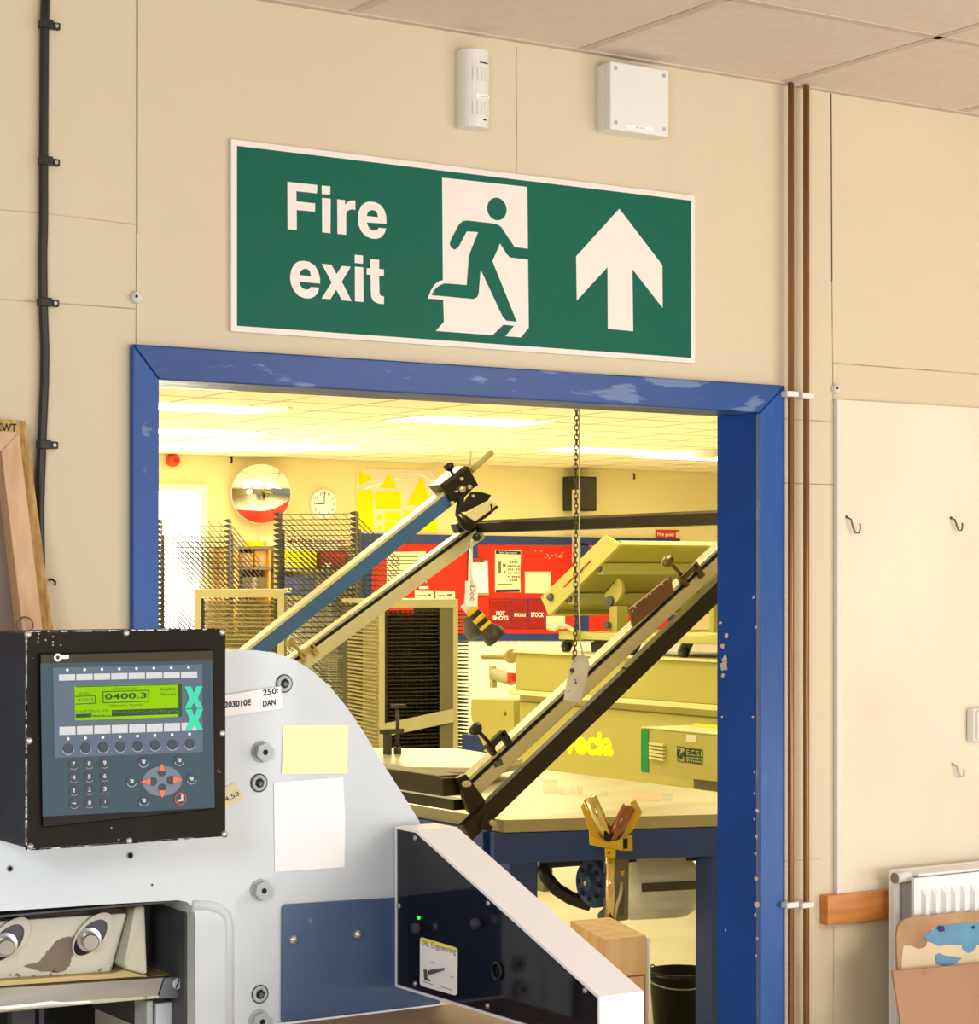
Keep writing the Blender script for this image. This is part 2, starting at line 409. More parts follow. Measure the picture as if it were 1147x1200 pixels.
f = MB(); f.box(-3.2, 18.2, -3.2, FAR+0.2, -0.1, 0)
struct(f.build('floor', 'floor'), 'pale vinyl floor running through both rooms')
# far room shell
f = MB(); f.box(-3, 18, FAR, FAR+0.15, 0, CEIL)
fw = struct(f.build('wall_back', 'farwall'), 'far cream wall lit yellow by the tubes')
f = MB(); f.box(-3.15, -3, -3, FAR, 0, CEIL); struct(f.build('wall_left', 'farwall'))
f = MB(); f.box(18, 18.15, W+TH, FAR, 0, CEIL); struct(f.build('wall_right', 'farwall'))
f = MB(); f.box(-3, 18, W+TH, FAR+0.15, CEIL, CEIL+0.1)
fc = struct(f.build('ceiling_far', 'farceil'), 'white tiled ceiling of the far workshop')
g = MB()
yy = FAR
while yy > 8:
    g.box(2, 18, yy-0.012, yy+0.012, CEIL-0.002, CEIL+0.001); yy -= 0.6
xx = 2.0
while xx < 18: g.box(xx-0.012, xx+0.012, 8, FAR, CEIL-0.002, CEIL+0.001); xx += 0.6
g.build('ceiling_grid', 'fargrid', fc)
# white sheeting low on the far wall
f = MB(); a0 = onY(400, 752, FAR); a1 = onY(900, 757, FAR)
f.box(a0.x, 17.9, FAR-0.012, FAR, 0.1, a0.z)
x = a0.x
while x < a0.x+3.5: f.box(x, x+0.05, FAR-0.022, FAR-0.012, 0.1, a0.z-0.02); x += 0.1
struct(f.build('trim_1', 'trimwhite'), 'white ribbed sheeting low on the far wall')
# glowing window at left of the far wall
p0 = onY(180, 575, FAR-0.03); p1 = onY(235, 742, FAR-0.03)
wn = sempty('window_1', 'tall daylit window left on the far wall')
f = MB(); f.box(p0.x-0.6, p1.x, FAR-0.02, FAR-0.012, p1.z-0.4, p0.z); f.build('pane', 'glow', wn)
f = MB(); f.box(p1.x, p1.x+0.07, FAR-0.05, FAR-0.001, p1.z-0.45, p0.z+0.07); f.box(p0.x-0.7, p1.x, FAR-0.05, FAR-0.001, p0.z, p0.z+0.07); f.box(p0.x-0.7, p1.x, FAR-0.05, FAR-0.001, p1.z-0.47, p1.z-0.4)
f.build('window_frame', 'trimwhite', wn, 0.004)

# =================================================================== FIRE EXIT SIGN
yb = W-0.010
def SY(off): return W-0.010-off
TLc, TRc, BLc, BRc = onY(270.5, 162.5, yb), onY(814, 229, yb), onY(271, 388.5, yb), onY(815.5, 425.5, yb)
X0, X1 = (TLc.x+BLc.x)/2, (TRc.x+BRc.x)/2; Z1 = (TLc.z+TRc.z)/2; Z0 = (BLc.z+BRc.z)/2
sg = thing('fire_exit_sign', 'long green fire exit sign with running figure and arrow above the doorway', 'sign', ((X0+X1)/2, W, Z0))
b = MB(); b.box(X0, X1, yb, W-0.0005, Z0, Z1); b.build('sign_board', 'signwhite', sg, 0.0015)
e = 0.0135
b = MB(); b.box(X0+e, X1-e, yb-0.0006, yb-0.0001, Z0+e*0.9, Z1-e); b.build('green_field', 'green', sg)
def signpoly(name, m, cr, loops_list, off):
    b = MB()
    for loops in loops_list:
        b.poly([[onY(*cr(*p), SY(off)) for p in lp] for lp in loops])
    return b.build(name, m, sg)
lt = crop(320, 200, 7.06)
Fg = [(118, 92), (365, 118), (362, 188), (192, 170), (193, 253), (347, 270), (346, 340), (195, 325), (196, 490), (120, 485)]
i1 = [(402, 122), (474, 130), (472, 200), (402, 193)]; i2 = [(404, 224), (476, 232), (474, 518), (406, 510)]
r_ = [(530, 236), (594, 243), (596, 285), (615, 258), (640, 246), (680, 246), (680, 325), (650, 320), (622, 328), (606, 350), (604, 375), (604, 530), (532, 524)]
e1 = [(938, 440), (775, 428), (785, 460), (805, 485), (835, 496), (862, 490), (872, 472), (936, 478), (920, 520), (895, 550), (860, 564), (820, 563), (770, 545), (730, 505), (706, 450), (702, 400), (707, 340), (728, 290), (765, 262), (805, 255), (850, 262), (890, 285), (920, 325), (936, 380)]
e1h = [(774, 375), (868, 385), (860, 350), (845, 332), (820, 325), (795, 332), (780, 350)]
e2 = [(388, 935), (215, 918), (222, 945), (240, 970), (270, 985), (300, 980), (312, 962), (382, 968), (370, 1010), (345, 1040), (305, 1057), (260, 1055), (210, 1035), (170, 990), (145, 930), (140, 880), (150, 820), (175, 775), (210, 750), (255, 745), (300, 755), (345, 785), (372, 830), (388, 890)]
e2h = [(216, 862), (314, 875), (305, 835), (290, 818), (265, 810), (240, 818), (225, 838)]
x_ = [(402, 770), (482, 778), (525, 855), (568, 788), (642, 795), (568, 918), (650, 1080), (570, 1072), (522, 985), (475, 1062), (400, 1058), (484, 925)]
i3 = [(675, 695), (743, 702), (743, 770), (675, 763)]; i4 = [(676, 793), (746, 800), (748, 1087), (677, 1080)]
t_ = [(805, 732), (876, 738), (876, 812), (916, 817), (916, 872), (876, 868), (880, 1015), (890, 1035), (918, 1042), (916, 1104), (870, 1100), (830, 1080), (812, 1045), (808, 1000), (806, 862), (773, 858), (774, 806), (805, 808)]
signpoly('lettering', 'signwhite', lt, [[Fg], [i1], [i2], [r_], [e1, e1h]], 0.0012)
signpoly('lettering', 'signwhite', lt, [[e2, e2h], [x_], [i3], [i4], [t_]], 0.0012)
mn = crop(490, 195, 5.7143)
dr = [(160, 75), (730, 137), (740, 1080), (688, 1145), (583, 1137), (643, 1067), (570, 1060), (497, 1130), (118, 1102), (172, 1040), (167, 892), (62, 885), (85, 830), (110, 790), (140, 768), (165, 762)]
signpoly('doorway_symbol', 'signwhite', mn, [[dr]], 0.0012)
body = [(212, 520), (215, 500), (275, 385), (300, 366), (330, 362), (500, 382), (530, 388), (555, 405), (645, 540), (745, 553), (745, 625), (615, 610), (595, 590), (548, 515), (497, 635), (660, 1040), (590, 1033), (565, 1005), (418, 690), (405, 850), (395, 875), (370, 888), (90, 862), (110, 825), (145, 795), (180, 783), (325, 795), (340, 600), (350, 570), (402, 440), (325, 435), (270, 540), (245, 558), (220, 545)]
hd = [(527+65*math.cos(k*math.pi/14)+0, 285+76*math.sin(k*math.pi/14)+65*math.cos(k*math.pi/14)*0.1) for k in range(28)]
signpoly('running_figure', 'green', mn, [[body], [hd]], 0.0018)
signpoly('arrow', 'signwhite', crop(660, 210, 5.218), [[[(342, 180), (605, 525), (607, 787), (422, 550), (427, 930), (272, 915), (270, 538), (82, 742), (78, 472)]]], 0.0012)

# =================================================================== WALL FITTINGS
# motion sensor
c0 = onY(536, 150, W-0.03); pa = onY(534, 60, W); pb = onY(563, 157, W)
sx0, sx1, sz0, sz1 = pa.x, pb.x+0.004, onY(534, 151, W).z, pa.z
ms = thing('motion_sensor', 'tall white motion sensor high on the wall above the sign', 'sensor', ((sx0+sx1)/2, W, sz0))
b = MB(); xm = (sx0+sx1)/2; hw = (sx1-sx0)/2; prof = []
for k in range(13):
    an = math.pi*k/12; prof.append((xm - hw*math.cos(an), W-0.02-0.028*math.sin(an)))
prof = [(sx0, W-0.0005)] + prof + [(sx1, W-0.0005)]
b.poly([(p[0], p[1], sz0) for p in prof], (0, 0, sz1-sz0)); b.build('housing', 'white', ms, 0.008, 3)
def senpt(x, y): return onY(x, y, W-0.046)
dz = (sz1-sz0)
for (zc, nm) in ((0.68, 'lens_window'), (0.24, 'lens_window')):
    b = MB(); z = sz0+dz*zc
    for k in range(5):
        an = math.radians(62+k*17); x = xm - (hw+0.0005)*math.cos(an); y = W-0.02-0.0285*math.sin(an)
        b.box(x-0.0022, x+0.0022, y-0.0012, y+0.001, z-dz*0.085, z+dz*0.085)
    b.build(nm, 'offwhite', ms)
b = MB()
for k in range(3):
    an = math.radians(92+k*14); x = xm-(hw)*math.cos(an); y = W-0.02-0.0285*math.sin(an); b.box(x-0.003, x+0.003, y-0.001, y+0.002, sz0+dz*0.82, sz0+dz*0.835)
an = math.radians(108); x = xm-hw*math.cos(an); y = W-0.02-0.0285*math.sin(an); b.box(x-0.004, x+0.004, y-0.001, y+0.002, sz0+dz*0.09, sz0+dz*0.103)
b.build('indicator_slots', 'darkhole', ms)
b = MB(); x = xm+0.012; b.box(xm-0.012, xm+0.022, W-0.0485, W-0.046, sz0+dz*0.37, sz0+dz*0.42); b.build('label_strip', 'paper', ms)
b = MB(); b.text('PIR 04', (xm-0.002, W-0.0488, sz0+dz*0.38), (xm+0.018, W-0.0488, sz0+dz*0.38), (xm-0.002, W-0.0488, sz0+dz*0.40)); b.build('lettering', 'greyink', ms)

# junction box
ya = W-0.055
q0 = onY(715.5, 72, ya); q1 = onY(784, 158, ya); q2 = onY(716, 153, ya); q3 = onY(783, 82, ya)
jx0, jx1, jz0, jz1 = q0.x, (q1.x+q3.x)/2, (q2.z+q1.z)/2, (q0.z+q3.z)/2
jb = thing('junction_box', 'square white junction box with four corner screws near the ceiling', 'junction box', ((jx0+jx1)/2, W, jz0))
b = MB(); b.box(jx0, jx1, W-0.035, W-0.0005, jz0, jz1); b.build('box_base', 'white', jb, 0.003)
b = MB(); b.box(jx0-0.001, jx1+0.001, ya, W-0.0355, jz0-0.001, jz1+0.001); b.build('lid', 'white', jb, 0.004, 3)
for sx in (jx0+0.014, jx1-0.014):
    for sz in (jz0+0.016, jz1-0.014):
        b = MB(); b.disc((sx, ya+0.001, sz), (0, -1, 0), 0.0048, 0.002, 12); b.build('screw', 'bolt', jb)
b = MB(); b.box(jx0+0.045, jx1-0.045, ya-0.0006, ya-0.0001, jz0+0.006, jz0+0.015); b.build('label_strip', 'paper', jb)
b = MB(); xm = (jx0+jx1)/2; b.text('JB 04', (xm-0.013, ya-0.0009, jz0+0.008), (xm+0.013, ya-0.0009, jz0+0.008), (xm-0.013, ya-0.0009, jz0+0.013)); b.build('lettering', 'greyink', jb)

# black power cable down the wall
cyy = W-0.0095
pts = [onY(x, y, cyy) for x, y in [(54, -25), (52, 30), (51.5, 110), (51, 190), (51, 260), (50, 300), (50.5, 355), (52.5, 410), (52, 450), (49.5, 505), (47.5, 560), (46.5, 600), (47.5, 660), (48, 760)]]
cb = thing('power_cable', 'thick black cable clipped vertically down the wall left of the sign', 'cable', pts[0])
b = MB(); b.tube(pts, 0.0092, 12); b.build('cable_run', 'cable', cb)
for (x, y) in [(51.5, 30), (51, 190), (50, 355), (49, 521.5)]:
    p = onY(x, y, W); b = MB()
    b.box(p.x-0.013, p.x+0.011, W-0.024, W-0.0005, p.z-0.0085, p.z+0.0085); b.box(p.x+0.011, p.x+0.030, W-0.012, W-0.0005, p.z-0.007, p.z+0.007)
    b.disc((p.x+0.021, W-0.012, p.z), (0, -1, 0), 0.0045, 0.004, 10, 1)
    b.build('cable_clip', ['black', 'screw'], cb, 0.002)

# copper pipes
for i, (px, lab) in enumerate([(926.6, 'left copper pipe of the pair running floor to ceiling beside the doorway'), (944.6, 'right copper pipe of the pair running floor to ceiling beside the doorway')]):
    p = onY(px, 600, W-0.03)
    cpipe = thing('copper_pipe', lab, 'pipe', (p.x, W-0.03, 0), 'copper heating pipes')
    b = MB(); b.tube([(p.x, W-0.03, 0.001), (p.x, W-0.03, 1.2), (p.x, W-0.03, CEIL-0.004)], 0.0078, 14); b.build('pipe_run', 'copper', cpipe)
    for y in (462 + 2*i, 1060):
        z = onY(px, y, W-0.03).z; b = MB()
        b.box(p.x-0.022, p.x+0.016, W-0.043, W-0.001, z-0.007, z+0.007); b.build('pipe_clip', 'white', cpipe, 0.003)
# painted-over screw caps
for (x, y, lab) in [(159, 349, 'small white capped stud above the left corner of the doorway frame'), (978, 456, 'small painted stud beside the right copper pipe')]:
    p = onY(x, y, W); b = MB(); b.lathe((p.x, W-0.0005, p.z), (0, -1, 0), [(0.012, 0), (0.0125, 0.008), (0.009, 0.014), (0.0, 0.016)], 16)
    b.disc((p.x-0.005, W-0.0135, p.z+0.001), (0, -1, 0), 0.003, 0.003, 8, 1)
    tag(b.build('wall_stud', ['offwhite', 'darkhole']), lab, 'stud')
# backing board on the right carrying hooks
wbA = onY(985, 468, W-0.012); wbB = onY(985, 1048, W-0.012)
wb = thing('wall_board', 'large cream painted board fixed on the wall right of the pipes', 'board', (wbA.x+0.8, W, wbB.z))
b = MB(); b.box(wbA.x, wbA.x+1.4, W-0.012, W-0.0005, wbB.z, wbA.z); b.build('board_panel', 'boardwall', wb, 0.002)
b = MB(); b.box(wbA.x-0.014, wbA.x+0.004, W-0.016, W-0.0005, wbB.z-0.004, wbA.z); b.build('edge_strip', 'offwhite', wb, 0.002)
def hook(x, y, lab, m='dullsteel', s=1.0):
    p = onY(x, y, W-0.012); b = MB(); yy = W-0.013
    b.tube([(p.x-0.016*s, yy+0.0005, p.z+0.03*s), (p.x-0.010*s, yy-0.010, p.z+0.024*s), (p.x-0.006*s, yy-0.013, p.z+0.004*s), (p.x+0.002*s, yy-0.014, p.z-0.010*s), (p.x+0.012*s, yy-0.015, p.z-0.010*s), (p.x+0.016*s, yy-0.016, p.z+0.002*s), (p.x+0.013*s, yy-0.017, p.z+0.014*s)], 0.0024, 7)
    b.disc((p.x-0.016*s, yy+0.0005, p.z+0.03*s), (0, -1, 0), 0.004, 0.002, 10)
    tag(b.build('wire_hook', m), lab, 'hook', 'wire hooks on the cream board')
hook(997, 620, 'bent dark wire hook on the cream board nearer the copper pipes')
hook(1118, 618, 'bent dark wire hook on the cream board further from the copper pipes', s=0.8)
hook(1120, 906, 'lowest wire hook on the cream board, smeared with cream paint', 'bolt', 0.8)
# white socket at the right margin
p = onY(1141, 850, W-0.04); b = MB(); b.box(p.x, p.x+0.146, W-0.04, W-0.0125, p.z-0.043, p.z+0.043)
sk = thing('wall_socket', 'white plastic socket box at the right margin of the board', 'socket', (p.x+0.07, W, p.z-0.043))
b.build('socket_box', 'white', sk, 0.006, 3)
b = MB(); b.box(p.x+0.005, p.x+0.141, W-0.048, W-0.0405, p.z-0.038, p.z+0.038); b.build('face_plate', 'offwhite', sk, 0.004)
# timber batten
p0 = onY(970, 1049, W-0.03); p1 = onY(970, 1084.5, W-0.03)
b = MB(); b.box(p0.x, p0.x+1.5, W-0.03, W-0.0165, p1.z, p0.z-0.002)
b.box(p0.x, wbA.x-0.015, W-0.0164, W-0.0005, p1.z, p0.z-0.002); b.box(wbA.x-0.0145, p0.x+1.5, W-0.0164, W-0.0005, p1.z, wbB.z-0.006)
tag(b.build('timber_batten', 'wood', None, 0.002), 'orange stained timber batten fixed across the wall behind the radiator', 'batten')
# small wall nails
p = onY(58, 680, W); b = MB(); b.tube([(p.x, W-0.0005, p.z), (p.x, W-0.012, p.z+0.002), (p.x+0.006, W-0.016, p.z-0.003), (p.x+0.006, W-0.012, p.z-0.010)], 0.0025, 6)
tag(b.build('bent_nail', 'black'), 'small bent dark nail in the wall beside the plywood board', 'nail')

# =================================================================== RADIATOR AND LEANING BOARDS
rb = onY(1040, 1019, W-0.05)
rt = onX(1071, 1024, rb.x); RX = rb.x; RYb = W-0.05; RYf = rt.y; RZ = rb.z
ra = thing('radiator', 'white double panel radiator with vertical flutes on the wall at right', 'radiator', (RX+0.5, RYb, 0))
b = MB(); b.box(RX, RX+1.2, RYb-0.012, RYb, RZ-0.72, RZ); b.tube([(RX+0.012, RYb-0.018, RZ-0.70), (RX+0.012, RYb-0.018, RZ-0.02)], 0.012, 10)
b.build('rear_panel', 'rad', ra, 0.004)
b = MB(); n = 34; pit = 0.0333; zt2, zb2 = RZ-0.012, RZ-0.72
prof = []
x = RX+0.024
prof.append((x-0.024, 0)); 
for k in range(n):
    prof += [(x, 0.0), (x+0.004, 0.013), (x+0.016, 0.013), (x+0.020, 0.0)]; x += pit
prof.append((RX+1.2, 0))
yf = RYf
def rowz(z, on): return [Vector((p[0], yf-(p[1] if on else 0), z)) for p in prof]
rows = [rowz(zt2, 0), rowz(zt2-0.028, 0), rowz(zt2-0.045, 1), rowz(zb2+0.05, 1), rowz(zb2+0.03, 0), rowz(zb2, 0)]
for r0, r1 in zip(rows[:-1], rows[1:]):
    for k in range(len(prof)-1): b.add([r0[k], r0[k+1], r1[k+1], r1[k]], [(0, 1, 2, 3)])
b.box(RX, RX+1.2, yf+0.0005, yf+0.010, zb2, zt2)
b.build('front_panel', 'rad', ra)
b = MB(); b.box(RX+0.03, RX+1.19, RYf+0.014, RYb-0.014, RZ-0.012, RZ-0.004); b.build('top_grille', 'rad', ra, 0.002)
pc = onY(1054, 1029, (RYb+RYf)/2-0.005); cxp = RX+0.004
b = MB(); b.tube([(RX-0.018, (RYb+RYf)/2, pc.z), (RX+0.06, (RYb+RYf)/2, pc.z)], 0.0125, 16); b.build('end_pipe', 'rad', ra)
b = MB(); b.disc((RX-0.018, (RYb+RYf)/2, pc.z), (-1, 0, 0), 0.0135, 0.004, 16); b.build('end_cap', 'cap', ra)
b = MB()
for xx in (RX+0.12, RX+1.05): b.box(xx, xx+0.03, RYb+0.0005, W-0.031, RZ-0.6, RZ-0.1)
b.build('wall_bracket', 'rad', ra)
b = MB()
for xx in (RX+0.05, RX+1.12): b.tube([(xx, (RYb+RYf)/2, 0.0), (xx, (RYb+RYf)/2, zb2+0.01)], 0.009, 10)
b.build('feed_pipe', 'copper', ra)

# torn cardboard with blue print, leaning on the radiator
Yc = RYf-0.03; cc = crop(980, 960, 5.0)
def lean(x, y, Y0, z0, k):       # point on a plane leaning back: Y = Y0 - k*(z0 - z)
    r = ray(x, y); s = (Y0 - k*z0 + k*EYE) / (r.y - k*r.z); return CAM + r*s
zc0 = onY(1090, 1072, Yc).z; kk = 0.14
def LC(x, y, o=0.0): return lean(*cc(x, y), Yc-o, zc0, kk)
def tofloor(p, k): return Vector((p.x, p.y - k*p.z, 0.002))
out = [(362, 900), (356, 800), (352, 690), (362, 625), (400, 588), (432, 578), (470, 566), (520, 562), (560, 566), (600, 552), (650, 555), (700, 545), (760, 548), (800, 536), (850, 540), (900, 530), (960, 536), (1020, 528), (1200, 520)]
P = [LC(*p) for p in out]
P = P + [tofloor(P[-1], kk), tofloor(P[0], kk)]
cd = thing('cardboard_sheet', 'torn brown cardboard sheet with blue print leaning on the radiator', 'cardboard', tuple(tofloor(P[3], kk)))
b = MB(); b.poly(P, (0, 0.007, 0)); b.build('cardboard_board', 'card', cd)
def LCp(lst, o): return [LC(x, y, o) for x, y in lst]
b = MB(); b.poly(LCp([(380, 900), (384, 800), (392, 742), (440, 742), (480, 762), (520, 750), (540, 700), (560, 640), (700, 615), (835, 600), (960, 590), (1000, 900)], 0.0008)); b.build('bare_layer', 'cardpale', cd)
b = MB()
b.poly(LCp([(510, 680), (545, 665), (570, 640), (620, 622), (700, 612), (840, 602), (900, 600), (900, 720), (820, 740), (800, 775), (770, 785), (735, 760), (735, 740), (690, 738), (640, 735), (600, 745), (570, 730), (530, 712)], 0.0016))
b.poly(LCp([(575, 800), (600, 785), (640, 800), (700, 805), (735, 815), (700, 845), (640, 862), (585, 850)], 0.0016))
b.build('blue_print', 'cardblue', cd)
for lp in ([(585, 640), (600, 622), (630, 628), (635, 655), (605, 662)], [(790, 630), (808, 620), (812, 640), (798, 645)]):
    b = MB(); b.poly(LCp(lp, 0.0022)); b.build('dark_print', 'cardnavy', cd)
# brown hardboard in front
kk2 = 0.17; Yh = Yc-0.05; zh0 = onY(1100, 1134, Yh).z
def LH(x, y): return lean(*cc(x, y), Yh, zh0, kk2)
p0, p1 = LH(328, 890), LH(1200, 812)
hb = MB(); hb.poly([p0, p1, tofloor(p1, kk2), Vector((p0.x+0.045, p0.y-kk2*p0.z, 0.002))], (0, 0.006, 0))
tag(hb.build('hardboard_sheet', 'board', None, 0.001), 'plain brown hardboard sheet leaning in front of the blue printed cardboard', 'board')

# =================================================================== SCREEN FRAMES LEANING AT LEFT
lz = onY(28, 492, W-0.07).z; kl = 0.20
def LF(x, y, o=0.0): return lean(x, y, W-0.05-o, lz, kl)
ptr = LF(30.5, 493); ptl = LF(-150, 470); pbr = lean(62, 736, W-0.05, lz, kl)
dv = (pbr-ptr); sfl = ptr.z/(-dv.z)
pb = ptr + dv*((ptr.z-0.004)/(-dv.z)); 
pl = thing('plywood_board', 'tall plywood board with pencilled capitals leaning behind the screen frame', 'board', tuple(pb))
left = Vector((-0.75, 0, 0.012))
b = MB(); b.poly([ptr, ptr+left, pb+left*1.0+Vector((0, 0, -0.010)), pb], (0, 0.018, 0)); b.build('board_face', 'ply', pl, 0.001)
b = MB(); u = Vector((1, 0, -0.03)).normalized(); dn = dv.normalized(); base = LF(0.5, 509, 0.001)
b.text('KWT', LF(-4, 506, 0.001), LF(19.5, 506.5, 0.001), LF(-4, 496, 0.001), 0.012); b.build('pencil_lettering', 'ink', pl)
# front frame : four pine members and a mesh
ftr = LF(22.5, 506, 0.062); fdir = (lean(50, 736, W-0.112, lz, kl)-ftr).normalized()
fb = ftr + fdir*((ftr.z-0.004)/(-fdir.z)); Lh = (fb-ftr).length
sf = thing('screen_frame', 'pale pine printing screen frame with grey mesh leaning at left', 'screen frame', tuple(fb))
nrm = Vector((1, 0, 0)).cross(fdir).normalized()
if nrm.y > 0: nrm = -nrm
th = -nrm*0.045; wd = 0.040; lf = Vector((-1, 0, 0.02)).normalized()
W2 = 0.7
def fr(u_, v_): return ftr + lf*u_ + fdir*v_
for nm, q in (('side_rail', [fr(0, 0), fr(wd, wd), fr(wd, Lh-wd), fr(0, Lh)]), ('side_rail', [fr(W2, 0), fr(W2-wd, wd), fr(W2-wd, Lh-wd), fr(W2, Lh)]), ('top_rail', [fr(0, 0), fr(wd, wd), fr(W2-wd, wd), fr(W2, 0)]), ('bottom_rail', [fr(0, Lh), fr(wd, Lh-wd), fr(W2-wd, Lh-wd), fr(W2, Lh)])):
    b = MB(); b.poly(q, th); b.build(nm, 'pale', sf, 0.002)
b = MB(); m0 = -nrm*0.036; b.poly([fr(wd-0.001, wd-0.001)+m0, fr(W2-wd, wd)+m0, fr(W2-wd, Lh-wd)+m0, fr(wd-0.001, Lh-wd)+m0]); b.build('mesh_screen', 'mesh', sf)
pr = lean(29, 733, W-0.118, lz, kl); b = MB(); b.ring(pr, (0, -1, 0), 0.016, 0.0016, 20); b.build('hanging_ring', 'dullsteel', sf)
# =================================================================== GUILLOTINE (near machine)
YM = 3.09                                             # front face plane of the machine arch
gm = thing('paper_guillotine', 'large grey paper cutting machine with rounded arch end and slate blue side panel', 'machine', (1.4, YM+0.2, 0))
def FM(x, y, o=0.0): return onY(x, y, YM-o)
outer = [(-90, 772), (100, 760), (265, 761.5), (300, 762), (322, 765), (345, 773), (366, 786), (386, 804), (405, 827), (425, 856), (445, 889), (465, 920), (490, 960), (507, 993), (515, 1030), (517, 1080), (517, 1262), (229, 1290), (229, 1075), (226, 1063), (219, 1057), (208, 1055), (120, 1060), (-90, 1074)]
b = MB(); b.poly([FM(*p) for p in outer], (0, 0.44, 0)); b.build('arch_casting', 'grey', gm, 0.014, 4, 25)
# lower pedestal down to the floor
zt_ = FM(229, 1262).z
b = MB(); b.box(FM(229, 1200).x+0.01, FM(517, 1200).x-0.01, YM+0.03, YM+0.42, 0.0, zt_+0.01); b.build('pedestal', 'grey', gm, 0.01)
# raised ridges beside the throat and above the blue panel
b = MB(); b.tube([FM(266, 1240, -0.0095), FM(266, 1085, -0.0095), FM(263, 1072, -0.0095), FM(254, 1064, -0.0095), FM(240, 1060, -0.0095), FM(222, 1060, -0.0095)], 0.0125, 16); b.build('cast_ridge', 'grey', gm)
# slate panel
pan = [(334, 1060), (420, 1054.5), (513, 1049), (515, 1051), (516, 1176), (330, 1198), (331, 1064)]
b = MB(); b.poly([FM(*p, 0.006) for p in pan], (0, 0.0055, 0)); b.build('side_panel', 'slate', gm, 0.0025)
for (x, y) in [(343.5, 1101), (419, 1095)]:
    b = MB(); b.lathe(FM(x, y, 0.006), (0, -1, 0), [(0.0085, 0), (0.0085, 0.002), (0.0065, 0.0055), (0.003, 0.007), (0, 0.0072)], 16); b.build('dome_screw', 'screw', gm)
b = MB(); b.bar(FM(326, 1201, 0.004), FM(517, 1178, 0.004), 0.006, 0.006, mi=0); b.build('bottom_trim', 'powder', gm)
def socket(x, y):
    c = FM(x, y, 0.001); b = MB()
    b.lathe(c, (0, -1, 0), [(0.0148, 0), (0.0148, 0.0008), (0.0135, 0.0008), (0.0133, 0.0002)], 24, 1)
    b.lathe(c, (0, -1, 0), [(0.0133, 0.0001), (0.0128, 0.0022), (0.0076, 0.0024), (0.0068, 0.0005)], 24, 0)
    hexp = [c + Vector((0.0078*math.cos(math.pi/3*k+0.3), -0.0028, 0.0078*math.sin(math.pi/3*k+0.3))) for k in range(6)]
    b.poly(hexp, (0, 0.0004, 0), 1)
    b.disc(c+Vector((0.001, -0.0033, -0.001)), (0, -1, 0), 0.004, 0.0003, 6, 2)
    b.build('socket_bolt', ['bolt', 'darkhole', 'dullsteel'], gm)
def nut(x, y):
    c = FM(x, y, 0.0005); b = MB()
    b.lathe(c, (0, -1, 0), [(0.0175, 0), (0.0172, 0.0025), (0.0135, 0.0028)], 24, 0)
    hexp = [c + Vector((0.0155*math.cos(math.pi/3*k+0.35), -0.0026, 0.0155*math.sin(math.pi/3*k+0.35))) for k in range(6)]
    b.poly(hexp, (0, -0.011, 0), 0)
    b.disc(c+Vector((0, -0.0137, 0)), (0, -1, 0), 0.0046, 0.0004, 14, 1)
    b.build('hex_nut', ['bolt', 'darkhole'], gm, 0.0012)
socket(333, 801); nut(306.5, 881); socket(303.5, 917.5); nut(305, 1043); socket(304.5, 1165); nut(303, 1196)
for (x, y, r) in [(152.5, 1002.5, 0.0048), (11.5, 1018, 0.0042), (178, 1037, 0.0016)]:
    b = MB(); c = FM(x, y, 0.0002); b.lathe(c, (0, -1, 0), [(r*1.25, 0), (r*1.2, 0.001), (r*0.9, 0.001)], 14, 0); b.disc(c, (0, -1, 0), r*0.9, 0.0008, 14, 1); b.build('tapped_hole', ['bolt', 'darkhole'], gm)
# --- throat: clamp beam, knife, guides
def TY(x, y, Y): return onY(x, y, Y)
Yt = YM+0.07
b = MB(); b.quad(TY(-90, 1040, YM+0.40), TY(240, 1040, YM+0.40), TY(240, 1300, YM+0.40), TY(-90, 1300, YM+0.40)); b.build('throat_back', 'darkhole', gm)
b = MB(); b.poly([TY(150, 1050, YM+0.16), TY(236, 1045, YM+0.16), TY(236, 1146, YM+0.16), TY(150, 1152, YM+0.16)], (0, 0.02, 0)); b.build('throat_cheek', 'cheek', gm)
xw = FM(229, 1120).x; b = MB(); b.box(xw-0.004, xw-0.0005, YM+0.03, YM+0.42, FM(229, 1230).z, FM(229, 1066).z-0.008); b.box(xw-0.5, xw-0.004, YM+0.03, YM+0.42, FM(215, 1057).z-0.004, FM(215, 1057).z-0.001); b.build('throat_shade_plate', 'cheek', gm)  # dark plates added to paint the shade on the arch's inner wall
bm_ = [(-90, 1085), (150, 1070), (131, 1139), (-90, 1153)]
b = MB(); b.poly([TY(*p, Yt) for p in bm_], (0, 0.12, 0)); clamp = b.build('clamp_beam', 'creammetal', gm, 0.004)
b = MB(); b.poly([TY(-90, 1079, Yt+0.02), TY(158, 1063, Yt+0.02), TY(152, 1071, Yt+0.01), TY(-90, 1086, Yt+0.01)], (0, 0.05, 0)); b.build('upper_ledge', 'wornbrown', gm)
b = MB(); A_, B_, C_, D_ = TY(158, 1062, Yt-0.012), TY(170.5, 1061, Yt-0.012), TY(173.5, 1143, Yt-0.03), TY(145, 1130, Yt-0.03); E_ = TY(149, 1137, Yt-0.035)
b.poly([A_, B_, C_, E_, D_], (0, 0.06, 0)); b.build('end_rib', 'creammetal', gm, 0.006, 3)
b = MB(); b.add([TY(185, 1078, YM+0.15), TY(189, 1077, YM+0.15), TY(228, 1130, YM+0.11), TY(222, 1132, YM+0.11)], [(0, 1, 2, 3)]); b.build('cheek_scratch', 'wornbrown', gm)
